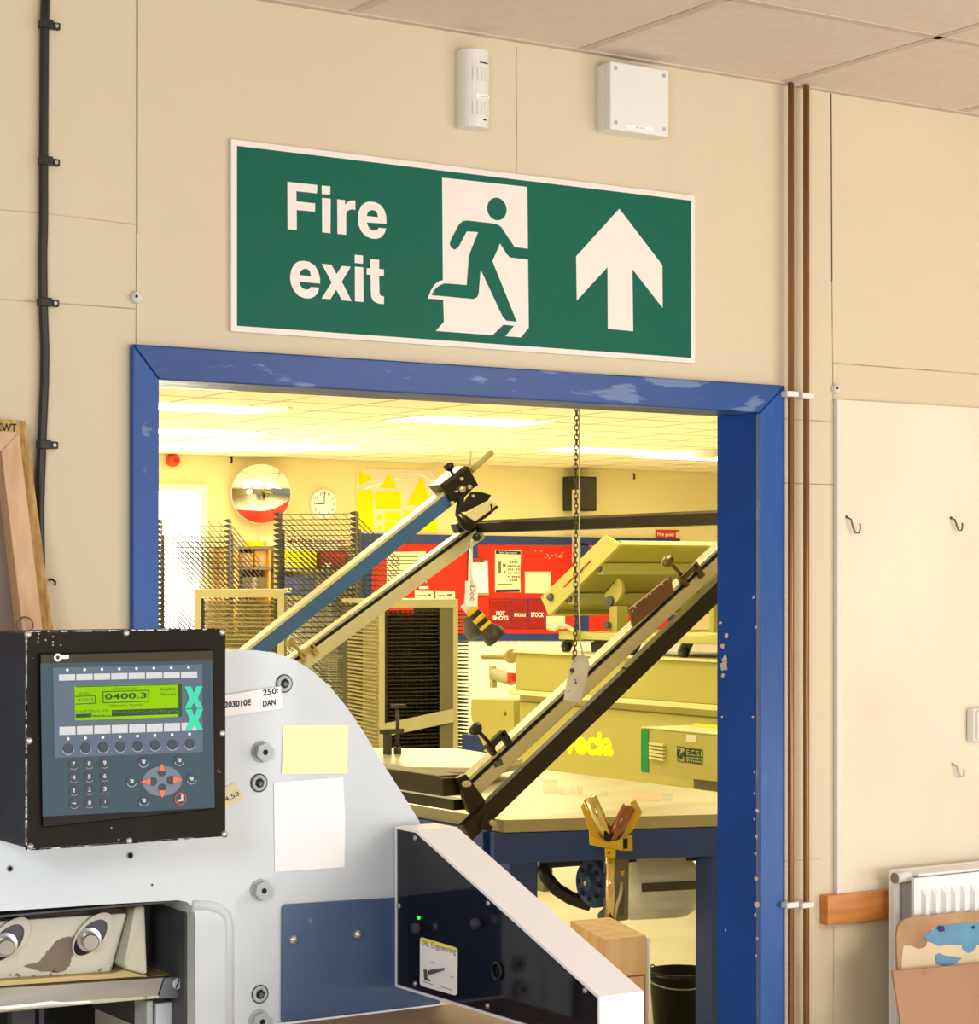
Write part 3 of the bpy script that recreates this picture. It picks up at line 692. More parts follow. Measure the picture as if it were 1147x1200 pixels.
for (x, y) in [(8, 1101), (106, 1095)]:
    c = TY(x+2, y, Yt-0.001); b = MB()
    ax1 = Vector((0.030, 0, 0.028)); ax2 = Vector((-0.014, 0, 0.015))
    lo = [c + ax1*math.cos(t)*1.0 + ax2*math.sin(t)*1.15 for t in [2*math.pi*k/28 for k in range(28)]]
    li = [c + Vector((-0.004, 0, -0.004)) + ax1*math.cos(t)*0.82 + ax2*math.sin(t)*0.92 for t in [2*math.pi*k/28 for k in range(28)]]
    ld = [c + Vector((-0.014, 0, -0.012)) + ax1*math.cos(t)*0.5 + ax2*math.sin(t)*0.78 for t in [2*math.pi*k/28 for k in range(28)]]
    b.poly([lo, li], (0, -0.004, 0), 0); b.poly(li, None, 1); 
    b.poly([p + Vector((0, -0.0008, 0)) for p in ld], None, 2)
    b.build('slot_recess', ['creammetal', 'cheek', 'darkhole'], clamp)
    b = MB(); cbolt = c + Vector((-0.006, 0, -0.006)); b.lathe(cbolt, (-0.25, -1, -0.1), [(0.019, 0), (0.019, 0.006), (0.0135, 0.007), (0.0135, 0.022), (0.0115, 0.0245), (0, 0.0245)], 24, 0, False); b.build('clamp_bolt', 'screw', clamp)
wp = [(92, 1097), (80, 1098), (66, 1102), (60, 1110), (52, 1119), (44, 1128), (28, 1132), (40, 1137), (56, 1139), (68, 1140.5), (80, 1134), (84, 1124), (88, 1112)]
rw = random.Random(4); wq = []
for i in range(len(wp)):
    (xa, ya), (xb, yb) = wp[i], wp[(i+1) % len(wp)]
    for k in range(4): wq.append((xa+(xb-xa)*k/4+(rw.random()-0.5)*2.4, ya+(yb-ya)*k/4+(rw.random()-0.5)*1.8))
wp = wq
b = MB(); b.poly([TY(*p, Yt-0.0006) for p in wp]); b.build('worn_patch', 'wornbrown', clamp)
b = MB()
for k in range(26):
    x = -10+rw.random()*140; y = 1146-(x)*0.075+rw.random()*5-3; r_ = 0.4+rw.random()*1.3
    b.poly([TY(x+r_*math.cos(t)*(0.6+rw.random()), y+r_*0.7*math.sin(t), Yt-0.0006) for t in [1.05*q for q in range(6)]])
b.build('paint_specks', 'wornbrown', clamp)['kind'] = 'stuff'
b = MB(); b.poly([TY(*p, Yt-0.015) for p in [(-90, 1155), (131, 1140), (146, 1136), (172, 1143), (205, 1143), (-90, 1163)]], (0, 0.1, 0)); b.build('knife_shoe', 'brass', gm, 0.002)
b = MB(); b.poly([TY(*p, Yt-0.020) for p in [(-90, 1163), (193, 1145), (185, 1168), (-90, 1186)]], (0, 0.02, 0)); kn = b.build('knife_blade', 'blade', gm, 0.002)
b = MB(); b.poly([TY(*p, Yt-0.021) for p in [(-90, 1185), (187, 1166), (187, 1170), (60, 1181), (-90, 1196)]], (0, 0.02, 0)); b.build('knife_edge', 'creammetal', gm, 0.002)
b = MB(); b.poly([TY(*p, Yt-0.0215) for p in [(-20, 1181.5), (40, 1175.5), (60, 1173), (75, 1174.5), (105, 1172.5), (108, 1175), (60, 1177), (-20, 1185)]]); b.build('white_streak', 'powder', kn)
b = MB(); b.poly([TY(*p, Yt-0.018) for p in [(193, 1146), (229, 1143), (229, 1168), (185, 1171)]], (0, 0.05, 0)); br_ = b.build('knife_bracket', 'dullsteel', gm, 0.002)
b = MB(); c = TY(207, 1152.5, Yt-0.019); b.disc(c, (0, -1, 0), 0.0085, 0.003, 16, 0); b.bar(c+Vector((-0.003, -0.0035, -0.007)), c+Vector((0.003, -0.0035, 0.007)), 0.002, 0.001, (0, 1, 0), 1); b.build('slotted_screw', ['bolt', 'darkhole'], br_)
for (xa, xb, m) in [(172, 180, 'bolt'), (183, 219, 'grey')]:
    b = MB(); p, q = TY(xa, 1176, Yt+0.01), TY(xb, 1172, Yt+0.01); b.box(p.x, q.x, Yt+0.01, Yt+0.06, q.z-0.16, q.z); b.build('guide_column', m, gm, 0.003)
b = MB()
for xa, xb in [(14, 41), (46, 52)]:
    p, q = TY(xa, 1180, Yt+0.05), TY(xb, 1180, Yt+0.05); b.box(p.x, q.x, Yt+0.05, Yt+0.07, p.z-0.16, p.z+0.01)
b.build('clamp_guide', 'inner', gm)
# bench / table of the machine
zb_ = FM(423, 1187).z - 0.002
TBZ = zb_
bt = MB(); bx0, bx1 = FM(324, 1187).x, 2.05; bt.box(bx0, bx1, 2.42, YM-0.004, zb_-0.04, zb_)
bench = bt.build('feed_table', 'bench', gm, 0.004)
b = MB(); b.box(bx0+0.05, bx0+0.11, 2.50, 2.56, 0, zb_-0.04); b.build('table_leg', 'grey', gm); b = MB(); b.box(bx1-0.11, bx1-0.05, 2.50, 2.56, 0, zb_-0.04); b.build('table_leg', 'grey', gm)

# ---- paper things stuck on the machine
def note(name, pts, m, lab, cat, o=0.0012, th=0.0004):
    b = MB(); b.poly([FM(*p, o) for p in pts], (0, th, 0)); return b.build(name, m), lab, cat
t1 = thing('sticky_note', 'blank pale yellow sticky note on the grey machine above the white sheet', 'note', tuple(FM(369, 906)))
b = MB(); b.poly([FM(*p, 0.0014) for p in [(332, 850), (408, 849.5), (407, 906.5), (330, 907)]], (0, 0.0004, 0)); b.build('note_paper', 'yellownote', t1)
t2 = thing('paper_sheet', 'blank white paper sheet stuck on the grey machine below the yellow note', 'paper', tuple(FM(362, 1018)))
b = MB(); b.poly([FM(*p, 0.0014) for p in [(321, 917), (402, 911), (404.5, 960), (403.5, 1016), (322, 1022)]], (0, 0.0004, 0)); b.build('sheet_paper', 'paper', t2)
t3 = thing('label_strip', 'white paper strip with handwritten numbers tucked behind the control panel', 'label', tuple(FM(300, 832)))
b = MB(); b.poly([FM(*p, 0.0042) for p in [(240, 818), (329, 804.5), (332, 830), (240, 843)]], (0, 0.0004, 0)); b.build('strip_paper', 'paper', t3)
b = MB()
b.text('203010E', FM(263, 830, 0.0047), FM(294, 826.5, 0.0047), FM(263, 822.5, 0.0047), 0.03)
b.text('250:', FM(308, 815.5, 0.0047), FM(326, 812.5, 0.0047), FM(308, 808.5, 0.0047), 0.02)
b.text('DAN', FM(308, 828.5, 0.0047), FM(323, 826, 0.0047), FM(308, 821.5, 0.0047), 0.03)
b.build('handwriting', 'ink', t3)
t4 = thing('price_label', 'small tilted cream label reading 4.50 beside the control panel', 'label', tuple(FM(270, 940)))
b = MB(); b.poly([FM(*p, 0.0014) for p in [(248, 930), (276, 916.5), (287, 936), (250, 956)]], (0, 0.0004, 0)); b.build('label_paper', 'creampaper', t4)
b = MB(); b.text('4.50', FM(264.5, 940, 0.0019), FM(281, 932, 0.0019), FM(262.5, 935, 0.0019)); b.build('lettering', 'ink', t4)

# =================================================================== CONTROL PANEL
YP = YM-0.165
def HP(x, y, o=0.0): return onY(x, y, YP-o)
TL, TR, BR, BL = HP(29.5, 738.5), HP(263.5, 738), HP(265.5, 979.5), HP(31, 997)
px0, px1 = (TL.x+BL.x)/2, (TR.x+BR.x)/2; pz1 = (TL.z+TR.z)/2; pz0 = (BL.z+BR.z)/2
cpn = thing('control_terminal', 'black control panel box with green display and keypad on the grey machine', 'control panel', ((px0+px1)/2, YM-0.002, pz0))
b = MB(); b.box(px0+0.002, px1-0.002, YP+0.004, YM-0.0005, pz0+0.002, pz1-0.002); b.build('housing_box', 'housing', cpn, 0.004)
b = MB(); b.box(px0, px1, YP, YP+0.0038, pz0, pz1); b.build('front_plate', 'bezel', cpn, 0.0015)
b = MB(); r2 = random.Random(5)
def nick(p, q, n):
    for k in range(n):
        t = r2.random()*0.94; l = 0.003+0.012*r2.random(); c = p.lerp(q, t); d = (q-p).normalized()
        b.bar(c, c+d*l, 0.0012+0.0014*r2.random(), 0.0012, (0, 1, 0))
cTL, cTR, cBL, cBR = [Vector((x, YP-0.0003, z)) for x, z in ((px0+0.0005, pz1-0.0006), (px1-0.0005, pz1-0.0006), (px0+0.0005, pz0+0.0006), (px1-0.0005, pz0+0.0006))]
nick(cTL, cBL, 60); nick(cTL, cTR, 34); nick(cBL, cBR.lerp(cBL, 0.15), 60)
nick(cBL, cBR.lerp(cBL, 0.15), 60)
b.build('edge_specks', 'wornedge', cpn)['kind'] = 'stuff'
for (x, y) in [(32.5, 743.5), (147.5, 742), (260, 741), (260, 859.5), (262.5, 977.5), (151, 985), (35.5, 992), (34, 868)]:
    b = MB(); b.lathe(HP(x, y, 0), (0, -1, 0), [(0.0052, 0), (0.0048, 0.003), (0.002, 0.0042), (0, 0.0043)], 14); b.build('corner_screw', 'screw', cpn)
b = MB()
for (x, y) in [(45.5, 743), (45, 748), (44.5, 752), (53.5, 750), (62, 746), (62, 752), (62, 756), (71, 756), (130.5, 970), (195, 984), (139, 984), (49, 968)]:
    b.disc(HP(x, y, 0), (0, -1, 0), 0.0011, 0.0004, 8)
b.build('paint_nicks', 'wornedge', cpn)
# terminal
hz = crop(50, 750, 5.462)
def HQ(x, y, o): return HP(*hz(x, y), o)
b = MB(); b.poly([HP(*p, 0.006) for p in [(46.5, 766), (249.5, 761), (251.5, 948), (50, 970)]], (0, 0.0058, 0)); b.build('terminal_frame', 'strip2', cpn, 0.0015)
b = MB(); b.poly([HP(*p, 0.0068) for p in [(48, 768), (249, 763), (249, 774), (48, 777.5)]]); b.build('top_strip', 'strip', cpn)
b = MB(); b.poly([HP(*p, 0.0070) for p in [(47.5, 777.5), (249, 774), (251.5, 946.5), (50, 957)]], (0, 0.0008, 0)); b.build('membrane', 'membrane', cpn)
b = MB(); b.poly([HQ(*p, 0.0076) for p in [(66, 178), (1020, 155), (1026, 716), (76, 755)]], (0, 0.0003, 0)); b.build('membrane_field', 'membrane2', cpn)
b = MB()
lv = HQ(96, 112, 0.0074); b.disc(lv, (0, -1, 0), 0.0058, 0.0005, 16); b.poly([HQ(*p, 0.0076) for p in [(115, 98), (168, 95), (168, 118), (115, 122)]])
b.disc(lv+Vector((0, -0.0006, 0)), (0, -1, 0), 0.0028, 0.0003, 12, 1)
b.build('maker_badge', ['paper', 'strip'], cpn)
def col(k, xs): return xs[0] + (xs[1]-xs[0])*k/7
for k in range(8):
    x = 104 + 111.6*k
    yt = 221 + (x-104)*-0.0225; b1 = MB(); b1.poly([HQ(*p, 0.0080) for p in [(x, yt), (x+104, yt-2.5), (x+104, yt+37), (x, yt+40)]])
    b1.build('key_label', 'keylabel', cpn); b1 = MB()
    yb2 = 556 + (x-104)*-0.034; b1.poly([HQ(*p, 0.0080) for p in [(x+3, yb2), (x+106, yb2-3.5), (x+106, yb2+50), (x+3, yb2+53)]]); b1.build('key_label', 'keylabel', cpn)

b1 = MB()
for k in range(8):
    b1.disc(HQ(157+110.8*k, 192-2.3*k, 0.0080), (0, -1, 0), 0.0021, 0.0004, 10); b1.disc(HQ(162+111*k, 632-4.3*k, 0.0080), (0, -1, 0), 0.0022, 0.0004, 10)
b1.build('indicator_lamps', 'paper', cpn)
for k in range(8):
    c = HQ(164+111*k, 694-4.4*k, 0.0080); b = MB(); b.disc(c, (0, -1, 0), 0.0072, 0.0010, 18, 0); b.ring(c+Vector((0, -0.0006, 0)), (0, -1, 0), 0.0088, 0.0007, 16, 1, 195, 345, k=5)
    b.build('function_key', ['keydark', 'keyring'], cpn)
# display
b = MB(); b.poly([HQ(*p, 0.0080) for p in [(204, 296), (890, 279), (892, 490), (208, 515)]], (0, 0.0003, 0)); disp = b.build('display', 'lcd', cpn)
def dtext(s, pbl, pbr, ptl, bold=0.0, m='lcdtext'):
    b = MB(); b.text(s, HQ(*pbl, 0.0084), HQ(*pbr, 0.0084), HQ(*ptl, 0.0084), bold); b.build('display_text', m, disp)
dtext('0400.3', (398, 382), (665, 373), (398, 344), 0.02)
dtext('Euronat', (455, 320), (606, 315), (455, 303), 0.0, 'lcdtext2')
dtext('Machine Ready', (430, 432), (640, 426), (430, 412), 0.0, 'lcdtext2')
dtext('Info', (238, 352), (306, 350), (238, 334), 0, 'lcdtext2')
dtext('Manual', (752, 357), (850, 354), (752, 340), 0, 'lcdtext2')
dtext('auto', (752, 325), (850, 322), (752, 306), 0, 'lcdtext2')
dtext('400.3', (222, 394), (322, 390), (222, 376), 0, 'lcdtext2')
dtext('CUTTING PR.', (214, 466), (430, 460), (214, 450), 0, 'lcdtext2')
b = MB()
def frame_px(pts, wd):
    P_ = [HQ(*p, 0.0084) for p in pts]
    for i in range(len(P_)): b.bar(P_[i], P_[(i+1) % len(P_)], wd, 0.0003, (0, 1, 0))
frame_px([(386, 332), (678, 322), (680, 392), (388, 402)], 0.0011)
for p, q in [((208, 362), (336, 357)), ((336, 357), (336, 405)), ((336, 405), (210, 411)), ((212, 300), (880, 284))]: b.bar(HQ(*p, 0.0084), HQ(*q, 0.0084), 0.0010, 0.0003, (0, 1, 0))
r3 = random.Random(9)
b.poly([HQ(*p, 0.0083) for p in [(442, 448), (868, 434), (868, 474), (442, 490)]]); b.poly([HQ(*p, 0.0083) for p in [(212, 474), (312, 470), (312, 494), (212, 499)]])
for k in range(14): 
    x = 316+k*9; b.poly([HQ(*p, 0.0083) for p in [(x, 478+r3.random()*8), (x+6, 478+r3.random()*8), (x+6, 490), (x, 491)]])
b.build('display_lines', 'lcdtext', disp)
b = MB()
for k in range(26): 
    x = 450+k*16; h = r3.random()*12; y = 456-k*0.5+r3.random()*6; b.poly([HQ(*p, 0.0086) for p in [(x, y), (x+8, y), (x+8, y+5+h), (x, y+5+h)]])
b.build('display_softkeys', 'lcdtext2', disp)
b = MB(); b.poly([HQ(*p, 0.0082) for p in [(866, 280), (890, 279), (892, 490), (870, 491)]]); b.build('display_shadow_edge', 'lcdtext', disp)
# teal emblem : two stacked X
b = MB()
for (yt, yb_, xa, xb) in [(298, 437, 908, 1026), (443, 578, 912, 1028)]:
    h = yb_-yt; xm = (xa+xb)/2; w_ = 42
    b.poly([HQ(*p, 0.0086) for p in [(xa, yt), (xa+w_, yt-1), (xm, yt+h*0.30), (xb-w_, yt-2), (xb, yt-3), (xm+26, yt+h*0.52), (xb, yb_-2), (xb-w_+4, yb_-1), (xm, yt+h*0.74), (xa+w_, yb_), (xa+2, yb_+1), (xm-28, yt+h*0.50)]])
b.build('maker_emblem', 'teal', cpn)
# keypad
for (lab, x, y) in [('7', 199, 795), ('8', 298, 791), ('9', 397, 787), ('4', 200, 880), ('5', 299, 875), ('6', 398, 870), ('1', 201, 962), ('2', 300, 957), ('3', 399, 953), ('-', 202, 1046), ('0', 301, 1042), (',', 400, 1038)]:
    c = HQ(x, y, 0.0076); b = MB(); b.disc(c, (0, -1, 0), 0.0078, 0.0004, 16, 0); b.ring(c+Vector((0, -0.0005, 0)), (0, -1, 0), 0.0074, 0.0003, 10, 1, 225, 315, k=4)
    h = 14 if lab.isdigit() else (4 if lab == '-' else 9); w_ = 10 if lab.isdigit() else (12 if lab == '-' else 4)
    if lab == '1': w_ = 4
    b.text(lab, HQ(x-w_, y+h, 0.0084), HQ(x+w_, y+h-1, 0.0084), HQ(x-w_, y-h, 0.0084), 0.03, 1)
    b.build('number_key', ['keydark', 'keylabel'], cpn)
b = MB(); pts = []
for k in range(28):
    t = 2*math.pi*k/28; pts.append(HQ(765+126*math.cos(t), 903+97*math.sin(t)-4*math.cos(t), 0.0078))
b.poly(pts); b.build('cursor_field', 'oval', cpn)
for (c0, tri) in [((763, 845), [(763, 790), (786, 838), (740, 840)]), ((765, 948), [(765, 1012), (788, 962), (742, 964)]), ((705, 906), [(624, 908), (690, 885), (690, 928)]), ((822, 897), [(898, 893), (836, 875), (838, 916)])]:
    b = MB(); b.disc(HQ(*c0, 0.0080), (0, -1, 0), 0.0066, 0.0005, 16, 0); b.poly([HQ(*p, 0.0088) for p in tri], (0, 0.0003, 0), 1); b.build('cursor_key', ['keydark', 'orange'], cpn)
for (x, y) in [(645, 780), (875, 770), (570, 905), (953, 888), (648, 1028)]:
    c = HQ(x, y, 0.0078); b = MB(); b.disc(c, (0, -1, 0), 0.0082, 0.0004, 16, 0); b.ring(c+Vector((0, -0.0005, 0)), (0, -1, 0), 0.0078, 0.0006, 14, 1, 195, 345, k=5)
    b.poly([HQ(*p, 0.0086) for p in [(x-12, y-14), (x+14, y-12), (x+10, y+12), (x-6, y+10)]], None, 1)
    b.build('symbol_key', ['keydark', 'keyring'], cpn)
c = HQ(881, 1016, 0.0078); b = MB(); b.disc(c, (0, -1, 0), 0.0082, 0.0004, 16, 0); b.ring(c+Vector((0, -0.0005, 0)), (0, -1, 0), 0.0086, 0.0008, 24, 1)
b.poly([HQ(*p, 0.0086) for p in [(886, 990), (898, 989), (900, 1030), (864, 1034), (866, 1022), (886, 1018)]], None, 2); b.build('enter_key', ['keydark', 'redring', 'keylabel'], cpn)

# =================================================================== SAFETY GUARD
XG = onY(460.5, 968, YM).x
def GX(x, y, o=0.0): return onX(x, y, XG-o)
GT = 0.077
side = [(460, 968), (488, 973.5), (702.5, 1168.5), (703.5, 1262), (612, 1199.5), (461, 1155)]

Ps = [GX(*p) for p in side]
zgb = Ps[5].z; Ps[3] = Vector((XG, Ps[2].y, zgb)); del Ps[4]
Ps[0].y = YM-0.008; Ps[4].y = Ps[0].y
gd = thing('safety_guard', 'white sloped safety guard with smoked side window on the front of the grey machine', 'guard', (XG, 2.8, TBZ))
Xi = XG+GT
b = MB()
n = len(Ps); far = [Vector((Xi, p.y, p.z)) for p in Ps]
for i in range(n):        # skin strips (open on the window side)
    j = (i+1) % n; b.add([Ps[i], Ps[j], far[j], far[i]], [(0, 1, 2, 3)])
b.poly(far)
# narrow lip round the window
def inset(pts, d):
    cen = sum(pts, Vector((0, 0, 0)))/len(pts); res = []
    m_ = len(pts)
    for i in range(m_):
        p0, p1, p2 = pts[i-1], pts[i], pts[(i+1) % m_]
        e0 = (p1-p0).normalized(); e1 = (p2-p1).normalized(); nn0 = Vector((0, e0.z, -e0.y)); nn1 = Vector((0, e1.z, -e1.y))
        if (cen-p1).dot(nn0) < 0: nn0 = -nn0
        if (cen-p1).dot(nn1) < 0: nn1 = -nn1
        bi = (nn0+nn1).normalized(); res.append(p1 + bi*(d/max(0.3, bi.dot(nn0))))
    return res
ins = inset(Ps, 0.0035)
b.poly([Ps, ins])
hs = b.build('guard_housing', 'powder', gd)
so = hs.modifiers.new('solid', 'SOLIDIFY'); so.thickness = 0.002; so.offset = 0
win = inset(Ps, 0.0040)
b = MB(); b.poly([p + Vector((0.0015, 0, 0)) for p in win], (0.002, 0, 0)); b.build('smoked_window', 'smoked', gd)
b = MB(); b.poly([p + Vector((0.02, 0, 0)) for p in inset(Ps, 0.006)]); b.build('inner_plate', 'inner', gd)
def gdisc(x, y, r, h, m, nm, o=0.0):
    b = MB(); b.disc(GX(x, y, 0) + Vector((-o, 0, 0)), (-1, 0, 0), r, h, 16); return b.build(nm, m, gd)
for (x, y) in [(487.5, 982), (573, 1058.5), (686.5, 1160.5), (468, 1061.5), (487, 1153), (572, 1179)]:
    b = MB(); b.lathe(GX(x, y, -0.002), (-1, 0, 0), [(0.0045, 0), (0.0042, 0.003), (0.002, 0.0042), (0, 0.0044)], 12); b.build('guard_screw', 'screw', gd)
b = MB(); b.disc(GX(491, 1075.5, -0.0005), (-1, 0, 0), 0.0026, 0.0012, 12); b.build('status_led', 'led', gd)
for (x, y) in [(489.5, 1088), (559.5, 1082.5)]:
    b = MB(); b.lathe(GX(x, y, -0.001), (-1, 0, 0), [(0.0085, 0), (0.0085, 0.008), (0.006, 0.010), (0, 0.0105)], 14); b.build('push_button', 'inner', gd)
b = MB(); b.ring(GX(582, 1138, 0.0006), (1, 0, 0), 0.0125, 0.0022, 22); b.build('grommet_ring', 'black', gd)
b = MB(); b.disc(GX(581, 1090, -0.019), (-1, 0, 0), 0.004, 0.003, 12); b.build('inner_stud', 'bolt', gd)
# parts glimpsed through the window
b = MB(); b.poly([GX(*p, -0.012) for p in [(491, 985), (519, 1008), (495, 1008)]]); b.build('document_pocket', 'membrane2', gd)
b = MB(); b.poly([GX(*p, -0.014) for p in [(571, 1080), (600, 1092), (600, 1180), (571, 1172)]]); b.poly([GX(*p, -0.014) for p in [(610, 1128), (640, 1126), (640, 1130), (610, 1133)]]); b.build('inner_bracket', 'dullsteel', gd)
# sticker
b = MB()
stp = [(494, 1098.3), (534, 1110.5), (536, 1113), (535.6, 1164.5), (533, 1166.5), (494, 1155.5), (491.8, 1153), (492, 1100)]
b.poly([GX(*p, 0.0003) for p in stp], (0.0004, 0, 0)); stk = b.build('maker_sticker', 'paper', gd)
b = MB(); b.poly([GX(*p, 0.0006) for p in [(494, 1098.3), (534, 1110.5), (536, 1113), (536, 1116), (492, 1104), (492, 1100)]]); b.build('sticker_band', 'sticker', stk)
b = MB(); b.text('DRL', GX(494.5, 1107.5, 0.0009), GX(502.5, 1110, 0.0009), GX(494.5, 1101, 0.0009)); b.text('Engineering', GX(505.5, 1113, 0.0009), GX(534, 1120.5, 0.0009), GX(505.5, 1104, 0.0009)); b.build('lettering', 'greyink', stk)
b = MB()
b.tube([GX(503, 1139.5, 0.0015), GX(507, 1138.5, 0.0015), GX(513, 1137, 0.0015), GX(520, 1135.5, 0.0015)], [0.0035, 0.0038, 0.003, 0.002], 8)
b.poly([GX(*p, 0.0009) for p in [(496, 1136), (500, 1136), (501, 1149), (497, 1148)]]); b.poly([GX(*p, 0.0009) for p in [(500, 1146), (505, 1149), (503, 1150), (497, 1148)]])
for (x0, y0_, x1, y1_) in [(496, 1150, 507, 1154), (516, 1156, 530, 1160.5), (505, 1127, 511, 1129), (527, 1144, 532, 1145.5)]: b.bar(GX(x0, y0_, 0.0009), GX(x1, y1_, 0.0009), 0.0009, 0.0002, (1, 0, 0), 1)
b.build('machine_drawing', ['dullsteel', 'greyink'], stk)
# =================================================================== FAR WALL THINGS
def FW(x, y, o=0.0): return onY(x, y, FAR-o)
def fpoly(b, pts, o, th=0.002, mi=0): return b.poly([FW(*p, o) for p in pts], (0, th, 0), mi)
# round red sounder
c = FW(201, 539.5, 0); al = thing('fire_sounder', 'round red fire sounder on the far wall above the bright window', 'alarm', tuple(c))
b = MB(); b.lathe(c, (0, -1, 0), [(0.062, 0.0005), (0.062, 0.05), (0.055, 0.075), (0.03, 0.085), (0, 0.087)], 20); b.build('sounder_body', 'redplastic', al)
b = MB(); b.lathe(c+Vector((0, -0.086, 0)), (0, -1, 0), [(0.02, 0), (0.018, 0.006), (0, 0.007)], 14); b.build('centre_cap', 'stickred', al)
for (x, y, lab) in [(270.5, 539, 'tiny dark hook high on the far wall left of the round mirror'), (742, 558.5, 'tiny dark hook high on the far wall right of the black loudspeaker')]:
    p = FW(x, y); b = MB(); b.tube([p+Vector((0, -0.0005, 0.03)), p+Vector((0, -0.02, 0.02)), p+Vector((0, -0.02, -0.02)), p+Vector((0, -0.01, -0.025))], 0.009, 6)
    tag(b.build('wall_hook', 'black'), lab, 'hook')
# convex mirror
c = FW(306, 578.5, 0.22); nrm = (CAM - c); nrm = Vector((nrm.x, nrm.y, nrm.z-1.2)).normalized()
mi_ = thing('convex_mirror', 'round convex mirror with red lower edge on the far wall', 'mirror', tuple(c))
Rm = 0.285; up = (Vector((0.12, 0, 1)) - nrm*Vector((0.12, 0, 1)).dot(nrm)).normalized(); rt_ = up.cross(nrm).normalized()
sag = 0.075; Rs = (Rm*Rm+sag*sag)/(2*sag); nr_, na = 16, 48
def dome(r, a): return c + (rt_*math.cos(a)+up*math.sin(a))*r + nrm*(math.sqrt(Rs*Rs-r*r)-(Rs-sag))
bA = MB(); bB = MB()
cut = -0.165
for i in range(nr_):
    for k in range(na):
        r0, r1 = Rm*i/nr_, Rm*(i+1)/nr_; a0, a1 = 2*math.pi*k/na, 2*math.pi*(k+1)/na
        q = [dome(r0, a0), dome(r1, a0), dome(r1, a1), dome(r0, a1)]
        tgt = bA
        if i == 0: tgt.add(q[1:] if False else [q[0], q[1], q[2]], [(0, 1, 2)], 0, True)
        else: tgt.add(q, [(0, 1, 2, 3)], 0, True)
o = bA.build('mirror_dome', 'silver', mi_, recalc=False)
bm = bmesh.new(); bm.from_mesh(o.data); bmesh.ops.remove_doubles(bm, verts=bm.verts, dist=1e-5); bmesh.ops.recalc_face_normals(bm, faces=bm.faces); bm.to_mesh(o.data); bm.free()
# red band: slightly proud patch of the dome under a slanted chord
for i in range(30):
    t0, t1 = i/30, (i+1)/30
    x0, x1 = -Rm+2*Rm*t0, -Rm+2*Rm*t1
    def yc(x): return -0.165 + 0.02*(x/Rm) + (0.12*((x/Rm))**2 if x > 0 else 0.0)
    def yl(x): return -math.sqrt(max(0, Rm*Rm*1.0-x*x))
    for j in range(6):
        pts = []
        for (x, s) in ((x0, j/6), (x1, j/6), (x1, (j+1)/6), (x0, (j+1)/6)):
            lo, hi = yl(x), max(yl(x), yc(x)); y = lo+(hi-lo)*s; r = min(math.hypot(x, y), Rm); pts.append(dome(r, math.atan2(y, x)) + nrm*0.003)
        if (pts[0]-pts[3]).length > 1e-4 or (pts[1]-pts[2]).length > 1e-4: bB.add(pts, [(0, 1, 2, 3)], 0, True)
bB.build('red_lower_band', 'redplastic', mi_)
b = MB(); b.lathe(c - nrm*0.006, nrm, [(0, -0.03), (Rm*0.8, -0.03), (Rm+0.005, -0.004), (Rm+0.006, 0.006), (Rm-0.002, 0.007)], 48); b.build('backing_shell', 'offwhite', mi_)
b = MB(); q = c - nrm*0.03; b.tube([q, Vector((q.x, FAR-0.001, q.z))], 0.02, 10); b.build('wall_bracket', 'dullsteel', mi_)
# clock
c = FW(379.5, 590.5, 0.03); ck = thing('wall_clock', 'round white wall clock showing nine on the far wall', 'clock', (c.x, FAR, c.z))
R_ = 0.150
b = MB(); b.lathe((c.x, FAR-0.0005, c.z), (0, -1, 0), [(R_, 0), (R_, 0.03), (R_-0.006, 0.036), (R_-0.012, 0.034)], 40); b.build('clock_case', 'trimwhite', ck)
b = MB(); b.disc((c.x, FAR-0.030, c.z), (0, -1, 0), R_-0.010, 0.002, 40); b.build('clock_face', 'paper', ck)
b = MB()
for k in range(12):
    a = math.radians(30*k); d = Vector((math.sin(a), 0, math.cos(a))); s = str(12 if k == 0 else k); pc_ = Vector((c.x, FAR-0.0335, c.z)) + d*(R_*0.74); w_ = 0.010*len(s); h_ = 0.014
    b.text(s, pc_+Vector((-w_, 0, -h_)), pc_+Vector((w_, 0, -h_)), pc_+Vector((-w_, 0, h_)), 0.01)
b.build('numerals', 'greyink', ck)
cc_ = Vector((c.x, FAR-0.036, c.z))
b = MB(); b.bar(cc_, cc_+Vector((-0.095, 0, 0)), 0.009, 0.002, (0, 1, 0)); b.build('hour_hand', 'ink', ck)
b = MB(); cc2 = cc_+Vector((0, -0.003, 0)); b.bar(cc2, cc2+Vector((0.002, 0, 0.125)), 0.007, 0.002, (0, 1, 0)); b.build('minute_hand', 'ink', ck)
# yellow vinyl poster
ps = crop(380, 530, 7.17)
def PW(x, y, o): return FW(*ps(x, y), o)
po = thing('vinyl_poster', 'clear film poster of yellow triangles and rectangles on the far wall', 'poster', tuple(FW(466, 625, 0)))
b = MB(); b.poly([PW(*p, 0.006) for p in [(268, 135), (900, 150), (965, 270), (955, 680), (262, 665)]], (0, 0.001, 0)); b.build('film_sheet', 'film', po)
b = MB()
for lp in [[(290, 145), (405, 215), (290, 285)], [(543, 165), (608, 308), (468, 300)], [(815, 200), (905, 455), (688, 445)], [(274, 318), (415, 322), (412, 655), (274, 652)], [(432, 325), (648, 332), (645, 482), (432, 478)], [(463, 507), (490, 572), (435, 568)], [(505, 500), (645, 506), (645, 574), (505, 570)], [(463, 598), (490, 655), (435, 652)], [(505, 586), (645, 592), (645, 662), (505, 658)], [(670, 488), (950, 500), (950, 668), (660, 664)]]:
    b.poly([PW(*p, 0.009) for p in lp])
b.build('yellow_shapes', 'vyellow', po)
b = MB()
